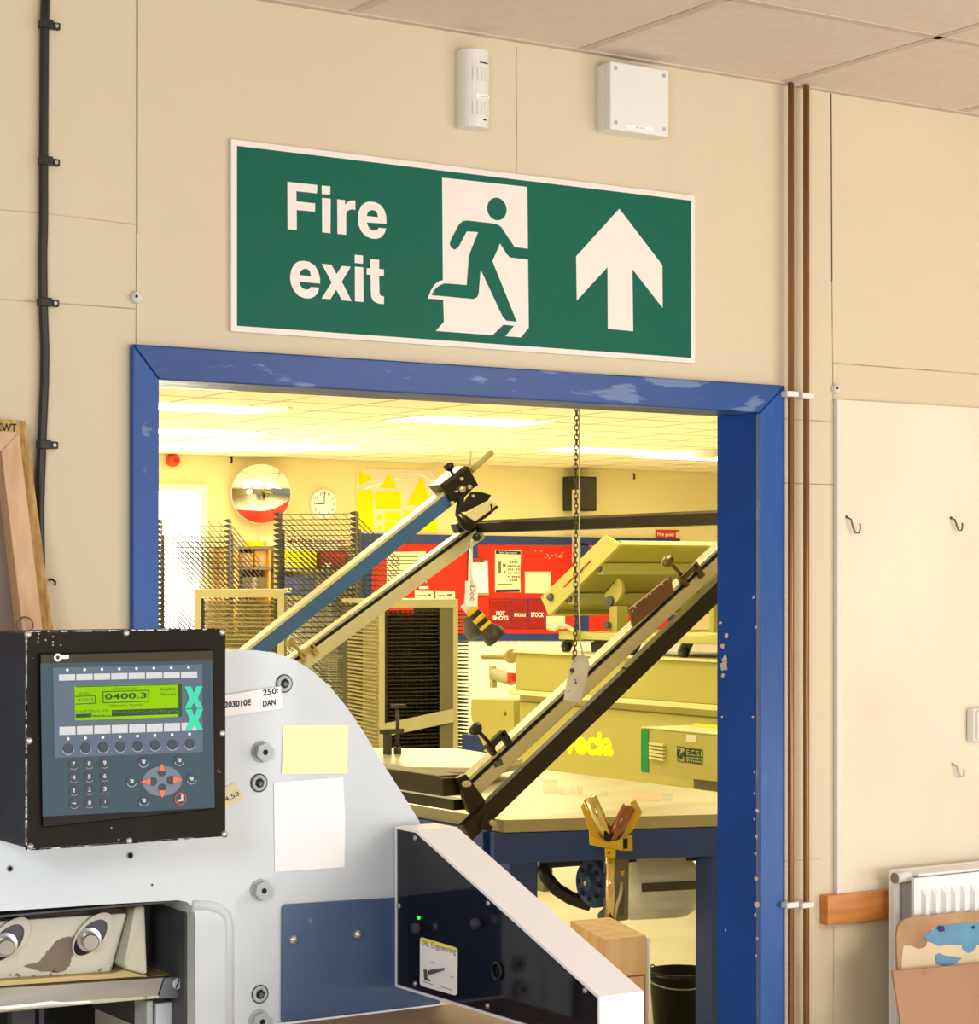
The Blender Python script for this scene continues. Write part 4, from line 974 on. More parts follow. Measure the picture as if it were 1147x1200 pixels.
for lp in [[(605, 172), (820, 182), (960, 268), (975, 300), (930, 290), (860, 225), (800, 195)], [(320, 175), (420, 182), (340, 188)], [(310, 312), (490, 250), (500, 258), (350, 312)], [(560, 215), (680, 230), (620, 236)]]: b.poly([PW(*p, 0.011) for p in lp])
b.build('painted_glints', 'filmglint', po)  # pale strokes painted as glints on the film
# loudspeaker with conduit
pa, pb_ = FW(674, 558, 0.2), FW(698, 599, 0.2)
sp = thing('wall_loudspeaker', 'black box loudspeaker bracketed on the far wall behind the chain', 'speaker', ((pa.x+pb_.x)/2, FAR, pb_.z))
b = MB(); b.box(pa.x-0.04, pb_.x, FAR-0.22, FAR-0.02, pb_.z, pa.z); b.build('speaker_box', 'black', sp, 0.01)
b = MB(); b.box(pa.x-0.02, pb_.x-0.02, FAR-0.226, FAR-0.2205, pb_.z+0.02, pa.z-0.02); b.build('speaker_grille', 'bracket', sp)
b = MB(); b.box(pa.x, pb_.x-0.03, FAR-0.02, FAR-0.0005, pb_.z+0.06, pa.z-0.06); b.build('wall_bracket', 'dullsteel', sp)
p = FW(671.5, 574, 0.2); q = FW(671.5, 660, 0.2)
b = MB(); b.box(p.x-0.03, p.x+0.03, FAR-0.29, FAR-0.2205, q.z, p.z)
b.build('hanging_strip', 'aluflat', sp)
# notice board
nb = thing('notice_board', 'long red notice board with navy frame on the far wall', 'notice board', tuple(FW(640, 752)))
b = MB(); fpoly(b, [(424, 636), (796, 642), (795, 744), (424, 742)], 0.012, 0.011); b.build('red_panel', 'red', nb)
for nm, pts in [('top_rail', [(418, 625), (797, 631.5), (797, 640), (418, 636)]), ('bottom_rail', [(418, 742), (796, 743), (796, 751), (418, 751)]), ('divider', [(549, 636), (560, 636), (560, 744), (549, 744)]), ('divider', [(675, 636), (690, 637), (690, 744), (675, 744)]), ('end_rail', [(785, 640), (797, 640), (796, 744), (785, 744)]), ('end_rail', [(418, 636), (436, 636), (436, 742), (418, 742)])]:
    b = MB(); fpoly(b, pts, 0.034, 0.033); b.build(nm, 'framenavy', nb)
b = MB(); r4 = random.Random(2)
for k in range(16):
    x = 625+r4.random()*34; y = 645+r4.random()*9; fpoly(b, [(x, y), (x+1+r4.random()*2.4, y+r4.random()), (x+1.5, y+1.3)], 0.0135, 0.0005)
b.build('torn_scraps', 'creampaper', nb)
def pinned(name, pts, m, lab, cat, extra=None, group=None):
    t = thing(name, lab, cat, tuple(FW(*pts[-1], 0.014)), group); b = MB(); fpoly(b, pts, 0.0175, 0.0015); b.build('sheet', m, t)
    if extra:
        for (nm, polys, m2) in extra:
            b = MB()
            for lp in polys: fpoly(b, lp, 0.0195, 0.0005)
            b.build(nm, m2, t)
    return t
pinned('notice_sheet', [(453, 647), (499, 646), (500, 683), (470, 684), (453, 683)], 'creampaper', 'large cream sheet at left of the red notice board', 'paper', [('printed_lines', [[(457, 652+4*k), (490, 652+4*k), (490, 653+4*k), (457, 653+4*k)] for k in range(6)], 'greyink')])
pinned('notice_sheet', [(487, 671), (498, 671), (499, 683), (487, 683)], 'paper', 'tiny white slip overlapping the large cream sheet on the red board', 'paper', [('printed_block', [[(494, 674), (497, 674), (497, 678), (494, 678)]], 'ink')])
pinned('notice_sheet', [(491, 687.5), (502, 687), (502, 690), (491, 690)], 'paper', 'thin white strip pinned above the two small cream cards', 'paper')
pinned('notice_card', [(486, 691.5), (508, 692), (508, 709), (486, 709)], 'creampaper', 'left one of two small cream cards low on the red board', 'card', [('printed_lines', [[(489, 697), (500, 697), (500, 698), (489, 698)], [(501, 696), (505, 696), (505, 699), (501, 699)]], 'greyink')])
pinned('notice_card', [(510.5, 692), (533, 692.5), (533, 709.5), (510.5, 709.5)], 'creampaper', 'right one of two small cream cards low on the red board', 'card', [('printed_lines', [[(513, 697), (521, 697), (521, 698), (513, 698)], [(524, 696), (530, 696), (530, 699), (524, 699)]], 'greyink')])
ex = [('title_band', [[(581, 645), (610, 646), (610, 649.8), (581, 649)], [(581, 691), (609, 690.5), (609, 693.5), (581, 694)]], 'ink'), ('chart_lettering', [[(595+2.4*k, 658+4.2*j), (596.6+2.4*k, 658+4.2*j), (596.6+2.4*k, 660+4.2*j), (595+2.4*k, 660+4.2*j)] for k in range(6) for j in range(6) if (k+j) % 5] + [[(584, 658), (587, 658), (587, 672), (584, 672)], [(589, 661), (592.5, 661), (592.5, 664), (589, 664)], [(590, 669), (592.5, 669), (592.5, 672), (590, 672)], [(583, 684), (600, 684), (600, 685), (583, 685)]], 'greyink'), ('yellow_row', [[(595, 663), (609, 663), (609, 664.5), (595, 664.5)], [(600, 676), (609, 676), (609, 677), (600, 677)]], 'tape')]
pst = pinned('safety_sign_poster', [(580, 644), (610.5, 645), (609.5, 670), (610, 694), (580, 694)], 'creampaper', 'printed poster with black heading bands on the red notice board', 'poster', ex)
b = MB(); b.text('Safety Sign Systems', FW(585, 649, 0.0205), FW(606, 649.4, 0.0205), FW(585, 646.3, 0.0205)); b.build('heading_lettering', 'paper', pst)
pinned('notice_sheet', [(615, 670), (645, 670), (645, 695.5), (615, 695)], 'creampaper', 'plain cream sheet right of the printed poster on the red board', 'paper', [('printed_lines', [[(618, 674), (641, 674), (641, 675), (618, 675)]], 'filmglint')])
pinned('notice_sheet', [(640, 722), (662, 722), (662, 737), (640, 737)], 'creampaper', 'cream sheet under the raised green hood by the stock pocket', 'paper')
for (x0, x1, lines, lab) in [(574, 599, [('HOT', 716, 721), ('SHOTS', 721.5, 726.5)], 'tinted document pocket lettered HOT SHOTS on the red board'), (599.5, 618.5, [('SPECIALS', 718.5, 722.5)], 'tinted document pocket lettered SPECIALS on the red board'), (619, 640, [('STOCK', 717.5, 723)], 'tinted document pocket lettered STOCK on the red board')]:
    t = thing('document_pocket', lab, 'pocket', tuple(FW((x0+x1)/2, 737, 0.014)), 'document pockets on the red board')
    b = MB(); fpoly(b, [(x0, 701), (x1, 701), (x1, 737), (x0, 737)], 0.024, 0.003); b.build('pocket_sheet', 'pocket', t)
    b = MB()
    for xx in (x0, x1-0.8): fpoly(b, [(xx, 701), (xx+0.8, 701), (xx+0.8, 737), (xx, 737)], 0.0255, 0.001)
    fpoly(b, [(x0, 703), (x1, 703), (x1, 704), (x0, 704)], 0.0255, 0.001); b.build('pocket_edge', 'pocketedge' if x0 > 599 else 'stickred', t)
    b = MB()
    for (s, ya_, yb2) in lines:
        xm = (x0+x1)/2; hw_ = (x1-x0)*0.36 if s != 'HOT' else 5
        b.text(s, FW(xm-hw_, yb2, 0.027), FW(xm+hw_, yb2+0.2, 0.027), FW(xm-hw_, ya_, 0.027), 0.03)
    b.build('lettering', 'paper', t)
cl = thing('hanging_clipboard', 'clipboard with blank paper hanging on the navy divider of the notice board', 'clipboard', tuple(FW(562, 696, 0.04)))
b = MB(); fpoly(b, [(549, 656), (572, 656), (573, 698), (549, 698)], 0.044, 0.0095); b.build('backing', 'board', cl)
b = MB(); fpoly(b, [(551, 659), (571, 658.5), (572, 695), (550, 695)], 0.048, 0.002); b.build('paper', 'paper', cl)
b = MB(); fpoly(b, [(555, 654), (566, 654), (567, 659), (554, 659)], 0.062, 0.014); b.build('clip', 'stickred', cl)
# fire point sign
fp = thing('fire_point_sign', 'small red fire point sign above the right end of the notice board', 'sign', tuple(FW(782, 632)))
b = MB(); fpoly(b, [(768, 620.5), (796, 621), (796, 633), (768, 632)], 0.005, 0.004); b.build('sign_plate', 'redplastic', fp)
b = MB(); b.text('Fire point', FW(770.5, 629.5, 0.0065), FW(790, 629.9, 0.0065), FW(770.5, 623.8, 0.0065), 0.01); b.build('lettering', 'paper', fp)
b = MB(); fpoly(b, [(792, 623), (795, 623), (795, 631), (792, 631)], 0.0065, 0.0004); b.build('flame_symbol', 'creampaper', fp)
# coloured store shelf seen through the racks
ss = thing('paint_store_shelf', 'pale store shelf with red heading on the far wall behind the wire racks', 'shelf', tuple(FW(365, 740, 0.2)))
a0, a1 = FW(319, 628, 0.3), FW(414, 700, 0.3)
b = MB(); b.box(a0.x, a1.x, FAR-0.03, FAR-0.0005, 0.3, a0.z); b.build('back_panel', 'trimwhite', ss)
for y in (667, 697, 730, 770):
    z = FW(365, y, 0.3).z; b = MB(); b.box(a0.x, a1.x, FAR-0.33, FAR-0.031, z-0.02, z); b.build('shelf_board', 'tableside', ss)
for xx in (a0.x, a1.x-0.03):
    b = MB(); b.box(xx, xx+0.03, FAR-0.335, FAR-0.031, 0.0, FW(365, 640, 0.3).z); b.build('upright', 'tableside', ss)
b = MB(); b.text('MASTER COLOURS', FW(337, 636.5, 0.036), FW(405, 637.5, 0.036), FW(337, 631.5, 0.036), 0.015); b.build('lettering', 'stickred', ss)
def bin_(x0, y0_, x1, y1_, m, lab, yo=0.30):
    p, q = FW(x0, y0_, yo), FW(x1, y1_, yo); t = thing('storage_bin', lab, 'box', ((p.x+q.x)/2, FAR-yo, q.z))
    b = MB(); b.box(p.x, q.x, FAR-yo, FAR-0.05, q.z, p.z); b.build('bin_body', m, t, 0.008)
    b = MB(); b.box(p.x+0.1*(q.x-p.x), p.x+0.4*(q.x-p.x), FAR-yo-0.003, FAR-yo-0.0005, q.z+0.02, q.z+0.06); b.build('bin_label', 'creampaper', t)
bin_(326, 645, 371, 666.5, 'vyellow', 'yellow storage bin on the store shelf behind the wire racks')
bin_(376, 645, 405, 666.5, 'stickred', 'dark red storage bin on the store shelf behind the wire racks')
bin_(323, 676, 369, 696.5, 'stickblue', 'violet blue storage bin on the store shelf behind the wire racks')
# cardboard boxes left of it on a shelf
sh = thing('wall_shelf', 'short dark edged wall shelf holding cardboard boxes left of the store shelf', 'shelf', tuple(FW(300, 668, 0.2)))
a0, a1 = FW(278, 642, 0.5), FW(317, 664, 0.5)
for y in (641, 665, 693):
    z = FW(300, y, 0.5).z; b = MB(); b.box(a0.x, a1.x, FAR-0.52, FAR-0.0005, z-0.02, z); b.build('shelf_board', 'wornbrown', sh)
for xx in (a0.x, a1.x-0.02):
    b = MB(); b.box(xx, xx+0.02, FAR-0.5, FAR-0.001, 0.0, FW(300, 641, 0.5).z-0.02); b.build('shelf_side', 'cardboardbox', sh)
for (x0, y0_, x1, y1_, m, lab) in [(281, 648, 297, 664.5, 'cardboardbox', 'brown cardboard box on the upper board of the short wall shelf'), (299, 645, 315, 664.5, 'cardboardbox', 'taller brown cardboard box on the upper board of the short wall shelf'), (284, 676, 312, 692.3, 'wornbrown', 'wide dark cardboard box on the lower board of the short wall shelf'), (306, 634, 315, 640.5, 'vyellow', 'small yellow box standing on top of the short wall shelf')]:
    p, q = FW(x0, y0_, 0.45), FW(x1, y1_, 0.45); t = thing('carton', lab, 'box', ((p.x+q.x)/2, FAR-0.45, q.z))
    b = MB(); b.box(p.x, q.x, FAR-0.45, FAR-0.1, q.z, p.z); b.build('carton_body', m, t, 0.004)
    b = MB(); xm = (p.x+q.x)/2; b.box(xm-0.02, xm+0.02, FAR-0.452, FAR-0.4505, q.z, p.z); b.build('parcel_tape', 'tableside', t)

# =================================================================== CEILING LIGHTS
for i, (x, y, sx, lab) in enumerate([(203, 449, 1.15, 'lit ceiling panel at the top left corner of the doorway view'), (228, 478.5, 1.15, 'lit ceiling panel second down at the left of the doorway view'), (222, 507, 1.15, 'lit ceiling panel third down at the left of the doorway view'), (305, 523, 1.7, 'wide lit ceiling panel above the round mirror'), (550, 494, 1.15, 'lit ceiling panel above the blue squeegee arm'), (727, 529.5, 1.5, 'lit ceiling panel above the black loudspeaker'), (835, 537.5, 1.5, 'lit ceiling panel beside the right jamb of the doorway')]):
    p = onZ(x, y, CEIL-0.01); L = thing('ceiling_light', lab, 'light', (p.x, p.y, CEIL-0.03), 'lit panels of the far ceiling')
    hx, hy = sx/2, 0.31
    b = MB(); b.box(p.x-hx, p.x+hx, p.y-hy, p.y+hy, CEIL-0.008, CEIL-0.0025); b.build('diffuser', 'lamp', L)
    b = MB()
    for (xa, xb, ya_, yb_) in [(-hx-0.02, hx+0.02, -hy-0.02, -hy), (-hx-0.02, hx+0.02, hy, hy+0.02), (-hx-0.02, -hx, -hy, hy), (hx, hx+0.02, -hy, hy)]: b.box(p.x+xa, p.x+xb, p.y+ya_, p.y+yb_, CEIL-0.009, CEIL-0.0025)
    b.build('light_frame', 'trimwhite', L)
p = onZ(827, 528, CEIL-0.01); b = MB(); b.lathe((p.x, p.y, CEIL-0.0025), (0, 0, -1), [(0.12, 0), (0.12, 0.015), (0.1, 0.022), (0.1, 0.06), (0.07, 0.08), (0, 0.082)], 20)
tag(b.build('smoke_detector', 'trimwhite'), 'white smoke detector on the far ceiling near the right jamb', 'smoke detector')

# =================================================================== DRYING RACKS
def make_tray(w_, d_, nw, nv, r, tilt, bracket=True):
    b = MB(); rr = r
    def P(u, v): return (u, v*math.cos(tilt), -v*math.sin(tilt))
    b.tube([P(0, 0), P(w_, 0)], rr*1.5, 4); b.tube([P(0, d_), P(w_, d_)], rr*1.5, 4); b.tube([P(0, 0), P(0, d_)], rr*1.5, 4); b.tube([P(w_, 0), P(w_, d_)], rr*1.5, 4)
    for k in range(1, nw): b.tube([P(w_*k/nw, 0), P(w_*k/nw, d_)], rr, 4, caps=False)
    for k in range(1, nv): b.tube([P(0, d_*k/nv), P(w_, d_*k/nv)], rr*1.2, 4, caps=False)
    if bracket:
        for u in (0, w_):
            tri = [(u-0.028, 0.008), (u+0.012, 0.016), (u+0.022, -0.020), (u-0.010, -0.008)]
            b.poly([(p[0], -0.012, p[1]) for p in tri], (0, 0.05, 0), 1)
    me = bpy.data.meshes.new('tray'); me.from_pydata([tuple(v) for v in b.v], [], b.f); me.materials.append(M['wire']); me.materials.append(M['bracket'])
    for p, m_, s_ in zip(me.polygons, b.m, b.sm): p.material_index = m_
    return me
def rack(label, px, pyt, depth, width, dep, yaw, n, pitch, zlow, tilt, kind, wirem=None):
    p = atd(px, pyt, depth); ztop = p.z
    cam_yaw = -YAW                                     # local x parallel to the picture when yaw = 0
    root = thing('drying_rack', label, 'drying rack', (p.x, p.y, 0), 'wire tray drying racks'); root.rotation_euler.z = cam_yaw + math.radians(yaw)
    me = make_tray(width, dep, 7, 2, 0.0023, tilt) if kind == 'open' else make_tray(width, dep, 9, 5, 0.0026, tilt) if kind != 0.03 else make_tray(width, dep, 14, 9, 0.0038, 0.16)
    if wirem: me.materials[0] = M[wirem]
    def part(nm, mbd, m, bev=0.0):
        me_ = bpy.data.meshes.new(nm); me_.from_pydata([tuple(v) for v in mbd.v], [], mbd.f)
        for mm in (m if isinstance(m, (list, tuple)) else [m]): me_.materials.append(M[mm])
        for q, mi in zip(me_.polygons, mbd.m): q.material_index = mi
        bm = bmesh.new(); bm.from_mesh(me_); bmesh.ops.recalc_face_normals(bm, faces=bm.faces); bm.to_mesh(me_); bm.free()
        o = bpy.data.objects.new(nm, me_); C.objects.link(o); o.parent = root; return o
    for k in range(n):
        z = ztop - pitch*k
        if z < zlow: break
        o = bpy.data.objects.new('tray', me); C.objects.link(o); o.parent = root; o.location = (0, 0, z)
    zb = max(zlow-0.05, 0.15)
    if kind == 'open':
        for u in (0.0, width):
            b = MB(); b.box(u-0.004, u+0.014, 0.055, 0.085, 0.12, ztop-0.1); part('upright', b, 'bracket')
        b = MB(); b.box(-0.03, width+0.03, 0.04, dep, 0.12, 0.16); part('base_frame', b, 'rackbeige')
    else:
        t = kind
        for u in (0.0-t, width):
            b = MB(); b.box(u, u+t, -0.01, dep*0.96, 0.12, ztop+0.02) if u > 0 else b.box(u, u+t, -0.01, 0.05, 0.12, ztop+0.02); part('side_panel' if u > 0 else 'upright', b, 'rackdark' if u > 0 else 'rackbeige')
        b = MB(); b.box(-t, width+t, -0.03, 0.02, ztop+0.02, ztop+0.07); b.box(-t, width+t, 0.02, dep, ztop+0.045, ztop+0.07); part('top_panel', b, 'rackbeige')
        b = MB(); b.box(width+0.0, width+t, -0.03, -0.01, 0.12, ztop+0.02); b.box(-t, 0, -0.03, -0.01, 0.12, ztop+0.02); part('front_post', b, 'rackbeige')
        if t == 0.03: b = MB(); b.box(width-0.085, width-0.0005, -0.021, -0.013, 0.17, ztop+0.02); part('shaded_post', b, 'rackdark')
        b = MB(); b.box(-t, width+t, -0.02, dep, 0.12, 0.17); part('base_frame', b, 'rackbeige')
    for (u, v) in ((0, 0.1), (width, 0.1), (0, dep*0.9), (width, dep*0.9)):
        b = MB(); b.tube([(u-0.015, v, 0.045), (u+0.015, v, 0.045)], 0.045, 14); b.box(u-0.02, u+0.02, v-0.02, v+0.02, 0.06, 0.125); part('castor', b, 'black')
    return root, part, ztop
rack('tall dark wire drying rack standing behind the blue arm', 325, 603, 14.6, 0.56, 0.85, -20, 60, 0.036, 0.75, 0.36, 'open')
rack('wire drying rack at left in front of the bright window', 186, 611, 16.5, 0.55, 0.85, -12, 26, 0.040, 1.25, 0.36, 'open')
r_b, part_b, zt_b = rack('beige boxed drying rack with dense dark trays right of the aluminium rail', 449, 716, 13.2, 0.44, 0.8, 20, 44, 0.0235, 0.50, 0.05, 0.03)
b = MB(); zz = zt_b-0.70; b.add([(0, -0.04, zz-0.06), (0.44, -0.04, zz+0.02), (0.44, -0.04, zz+0.10), (0, -0.04, zz+0.02), (0, -0.02, zz-0.06), (0.44, -0.02, zz+0.02), (0.44, -0.02, zz+0.10), (0, -0.02, zz+0.02)], [(0, 1, 2, 3), (7, 6, 5, 4), (0, 4, 5, 1), (1, 5, 6, 2), (2, 6, 7, 3), (3, 7, 4, 0)]); part_b('cross_rail', b, 'rackbeige')
me = make_tray(0.075, 0.55, 2, 3, 0.004, 0.02, False); me.materials[0] = M['bracket']
for k in range(44):
    o = bpy.data.objects.new('tray_end', me); C.objects.link(o); o.parent = r_b; o.location = (0.475, 0.02, zt_b-0.005-0.0235*k)
# ribbed left flank of the boxed rack
b = MB()
for k in range(44):
    z = zt_b-0.01-0.0235*k; b.box(-0.045, -0.031, 0.0, 0.62, z-0.007, z+0.004)
part_b('flank_ribs', b, 'wirelight')
b = MB(); b.box(-0.031, -0.0305, 0.0, 0.33, 0.15, zt_b+0.02); part_b('flank_sheet', b, 'rackbeige')
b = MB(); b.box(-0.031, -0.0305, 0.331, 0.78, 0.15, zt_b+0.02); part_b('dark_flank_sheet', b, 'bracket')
rack('low beige drying rack at far left beside the tall wire rack', 236, 704, 13.2, 0.46, 0.7, 4, 22, 0.026, 0.75, 0.06, 0.04, 'wirelight')

# =================================================================== SCREEN PRINTING PRESS
TZ = 0.88
pr = thing('printing_press', 'flatbed screen printing press with raised rails on a blue steel frame', 'press', (4.5, 7.0, 0))
A_ = onZ(505, 947, TZ); B_ = onZ(590, 961, TZ); Cc = onZ(838, 954, TZ); D_ = onZ(839, 926, TZ); E_ = onZ(600, 899, TZ)
dBC = (Cc-B_); Cx = B_ + dBC*(1.2/dBC.x)
xL, xR = 3.95, 5.15; yF = B_.y
top = [Vector((xL, 8.12, TZ)), Vector((xL, B_.y, TZ)), Vector((xR, Cx.y, TZ)), Vector((xR, 8.12, TZ))]
b = MB(); b.poly(top, (0, 0, -0.042), 0, 1); b.build('table_top', ['tabletop', 'tableside'], pr, 0.002)
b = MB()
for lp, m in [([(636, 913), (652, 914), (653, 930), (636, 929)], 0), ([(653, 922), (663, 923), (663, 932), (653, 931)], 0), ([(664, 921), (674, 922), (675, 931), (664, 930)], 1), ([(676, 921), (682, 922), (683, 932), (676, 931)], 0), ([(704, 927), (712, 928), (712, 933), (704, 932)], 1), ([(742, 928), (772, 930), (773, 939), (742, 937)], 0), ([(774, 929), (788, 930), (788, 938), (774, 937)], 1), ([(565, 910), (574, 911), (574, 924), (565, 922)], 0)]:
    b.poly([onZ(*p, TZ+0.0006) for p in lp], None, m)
b.build('painted_reflections', ['reflectred', 'reflectblue'], pr)  # tinted patches painted as blurred reflections of the notice board
zb1 = TZ-0.044; zb0 = zb1-0.10
ang = math.atan2(dBC.y, dBC.x); ux = Vector((math.cos(ang), math.sin(ang), 0)); uy = Vector((-math.sin(ang), math.cos(ang), 0))
f0 = Vector((xL-0.03, B_.y+0.012, 0)); f1 = f0 + ux*1.28
b = MB(); b.poly([f0+Vector((0, 0, zb0)), f1+Vector((0, 0, zb0)), f1+Vector((0, 0, zb1)), f0+Vector((0, 0, zb1))], uy*0.06); b.build('front_beam', 'bluebeam', pr, 0.003)
b = MB(); b.box(xL-0.03, xL+0.03, B_.y+0.08, 8.1, zb0, zb1); b.build('side_beam', 'bluebeam', pr, 0.003)
b = MB(); b.box(xR-0.03, xR+0.03, Cx.y+0.08, 8.1, zb0, zb1); b.build('side_beam', 'bluebeam', pr, 0.003)
b = MB(); b.box(xL-0.03, xR+0.03, 8.04, 8.1, zb0, zb1-0.001); b.build('rear_beam', 'bluebeam', pr, 0.003)
def dq(x, y): return Vector((x, y, 0))
def leg(px0_, px1_, y, yy):
    p, q = onY(px0_, y, yy), onY(px1_, y, yy); b = MB(); b.box(p.x, q.x, yy, yy+0.09, 0.0005, zb0+0.001); b.build('leg', 'bluebeam', pr, 0.003)
leg(597, 630, 1040, B_.y+0.02); leg(834, 868, 1040, Cc.y+0.02)
b = MB(); b.box(xL+0.0, xL+0.09, 7.95, 8.04, 0.0005, zb0); b.build('leg', 'bluebeam', pr, 0.003)
b = MB(); b.box(xR-0.09, xR, 7.95, 8.04, 0.0005, zb0); b.build('leg', 'bluebeam', pr, 0.003)
# hinge bars at the left edge
YR, YL = 6.08, 8.02
def RP(x, y, Y=YR): return onY(x, y, Y)
hz0 = RP(541, 921); 
b = MB(); b.bar((hz0.x-0.03, YR-0.01, hz0.z), (hz0.x-0.03, YL+0.1, hz0.z), 0.10, 0.06); b.build('hinge_bar', 'blackbar', pr, 0.004)
b = MB(); b.box(hz0.x-0.075, hz0.x+0.012, YR+0.02, YL+0.08, hz0.z+0.0315, hz0.z+0.036); b.build('hinge_cover', 'rackdark', pr)
p_ = RP(548, 936); b = MB(); b.bar((p_.x-0.02, YR+0.01, p_.z-0.02), (p_.x-0.02, YL, p_.z-0.02), 0.06, 0.035); b.build('hinge_bar', 'blackbar', pr, 0.003)
def plate(nm, pts, Y, th, m, par, bev=0.002, smi=None):
    b = MB(); b.poly([onY(*p, Y) for p in pts], (0, th, 0)); return b.build(nm, m, par, bev)
plate('hinge_bracket', [(536, 912), (546, 907), (568, 937), (569, 944), (556, 957), (549, 950)], YR-0.035, 0.022, 'blackbar', pr)
plate('hinge_bracket', [(567, 956), (576, 955), (581, 962), (576, 973), (562, 972)], YR-0.055, 0.03, 'blackbar', pr)
for (x, y) in [(543, 918.5), (546, 918), (574.5, 964)]:
    b = MB(); b.disc(onY(x, y, YR-0.057 if y > 950 else YR-0.036), (0, -1, 0), 0.010, 0.018, 12); b.build('hinge_bolt', 'alu', pr)
# beam helper in the X-Z plane
def beam(nm, p0, p1, Y, w_px, thick, m, par, over=0.0):
    a, c = onY(*p0, Y), onY(*p1, Y); d = (c-a); c2 = c + d*over
    sc = ray(*p0).length*Y/ray(*p0).y/F
    b = MB(); b.bar(a, c2, thick, w_px*sc, (0, 0, 1)); return b.build(nm, m, par, 0.003), a, c2
# right rail (aluminium with a dark groove)
def rail(y_, lower, upper, wpx, over):
    a, c = onY(*lower, y_), onY(*upper, y_); d = c-a; c = c + d*over; t = d.normalized(); n = Vector((-t.z, 0, t.x)); s = Y_scale = (a-CAM).dot(Vector((SN, CS, 0)))/F
    h = wpx*s
    b = MB(); b.bar(a-n*h*0.18, c-n*h*0.18, 0.05, h*0.62); r = b.build('rail', 'aluflat', pr, 0.004)
    b = MB(); b.bar(a+n*h*0.36, c+n*h*0.36, 0.05, h*0.16); b.build('rail_top_strip', 'alu', pr, 0.002)
    b = MB(); b.bar(a+n*h*0.22+Vector((0, -0.004, 0)), c+n*h*0.22+Vector((0, -0.004, 0)), 0.05, h*0.11); b.build('rail_groove', 'darkhole', pr)
    return a, c, t, n, h
aR, cR, tR, nR, hR = rail(YR, (550, 921), (840, 652), 28, 0.20)
_a, _c = onY(330, 789, YL), onY(560, 620, YL); _t = (_c-_a).normalized(); _p = _a - _t*((_a.z-hz0.z-0.06)/_t.z)
def unproj(p):
    q = p-CAM; d = q.x*SN+q.y*CS; return (CX+F*(q.x*CS-q.y*SN)/d, YH-F*q.z/d)
aL, cL, tL, nL, hL = rail(YL, unproj(_p), (560, 620), 26, 0.0)
tb0 = onX(556, 619, cL.x)
b = MB(); z_ = tb0.z; b.bar((cL.x, YL+0.05, z_), (cL.x, 5.6, z_), 0.05, 0.045); b.build('top_bar', 'blackbar', pr, 0.003)
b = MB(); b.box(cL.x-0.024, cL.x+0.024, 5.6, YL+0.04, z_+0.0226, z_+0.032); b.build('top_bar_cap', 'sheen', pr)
# lower black lever
b = MB(); a, c = onY(545, 976, YR-0.03), onY(840, 692, YR-0.03); c = c + (c-a)*0.15; b.bar(a, c, 0.035, 0.062); b.build('lifting_lever', 'blackbar', pr, 0.004)
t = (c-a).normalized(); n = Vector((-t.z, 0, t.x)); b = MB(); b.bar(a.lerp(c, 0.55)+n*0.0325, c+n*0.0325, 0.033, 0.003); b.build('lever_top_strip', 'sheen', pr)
# blue arm with clamp head
YA = YL-0.12
a, c = onY(180, 856, YA), onY(531, 577, YA); t = (c-a).normalized(); n = Vector((-t.z, 0, t.x))
b = MB(); b.bar(a-n*0.006, c-n*0.006, 0.06, 0.056); b.build('squeegee_arm', 'bluearm', pr, 0.003)
b = MB(); b.bar(a+n*0.030, c+n*0.030, 0.06, 0.014); b.build('arm_top_strip', 'aluflat', pr, 0.002)
hc = crop(480, 500, 7.17)
def HC(x, y, Y): return onY(*hc(x, y), Y)
def hplate(nm, pts, Y, th, m, bev=0.002):
    b = MB(); b.poly([HC(*p, Y) for p in pts], (0, th, 0)); return b.build(nm, m, pr, bev)
hplate('clamp_block', [(252, 490), (460, 330), (495, 335), (580, 492), (535, 520), (470, 590), (430, 630), (345, 620), (325, 570)], YA-0.05, 0.10, 'blackbar', 0.004)
hplate('clamp_top', [(252, 490), (460, 328), (500, 338), (300, 495)], YA-0.056, 0.005, 'bracket', 0.001)
for (x, y, r) in [(435, 525, 0.016), (495, 508, 0.011), (428, 440, 0.009), (385, 545, 0.006), (350, 640, 0.008), (522, 585, 0.008)]:
    b = MB(); b.lathe(HC(x, y, YA-0.051), (0, -1, 0), [(r, 0), (r, 0.012), (r*0.6, 0.017), (0, 0.018)], 14); b.build('clamp_bolt', 'alu', pr)
b = MB(); b.tube([HC(515, 370, YA), HC(690, 215, YA)], 0.0135, 14); b.build('handle_rod', 'rackbeige', pr)
b = MB(); b.tube([HC(500, 335, YA), HC(515, 208, YA)], 0.0055, 8); b.build('thin_rod', 'creampaper', pr)
b = MB(); b.tube([HC(365, 410, YA-0.02), HC(330, 330, YA-0.02)], 0.006, 8); b.lathe(HC(345, 372, YA-0.02), (HC(320, 310, YA)-HC(345, 372, YA)).normalized(), [(0.008, 0), (0.02, 0.012), (0.024, 0.028), (0.016, 0.036), (0, 0.038)], 14); b.build('wing_knob', 'black', pr)
hplate('squeegee_holder', [(460, 640), (520, 548), (600, 548), (688, 575), (660, 620), (480, 715), (440, 720)], YA-0.06, 0.012, 'blackbar')
hplate('holder_link', [(418, 600), (462, 600), (440, 720), (400, 750)], YA-0.065, 0.02, 'black')
hplate('squeegee_blade', [(462, 752), (690, 620), (735, 655), (620, 765), (545, 815), (520, 835)], YA-0.05, 0.03, 'creampaper', 0.003)
hplate('blade_clamp', [(400, 740), (430, 720), (520, 830), (640, 770), (750, 675), (735, 662), (700, 690), (690, 648), (680, 655), (688, 700), (560, 790), (510, 885), (445, 850)], YA-0.055, 0.02, 'blackbar')
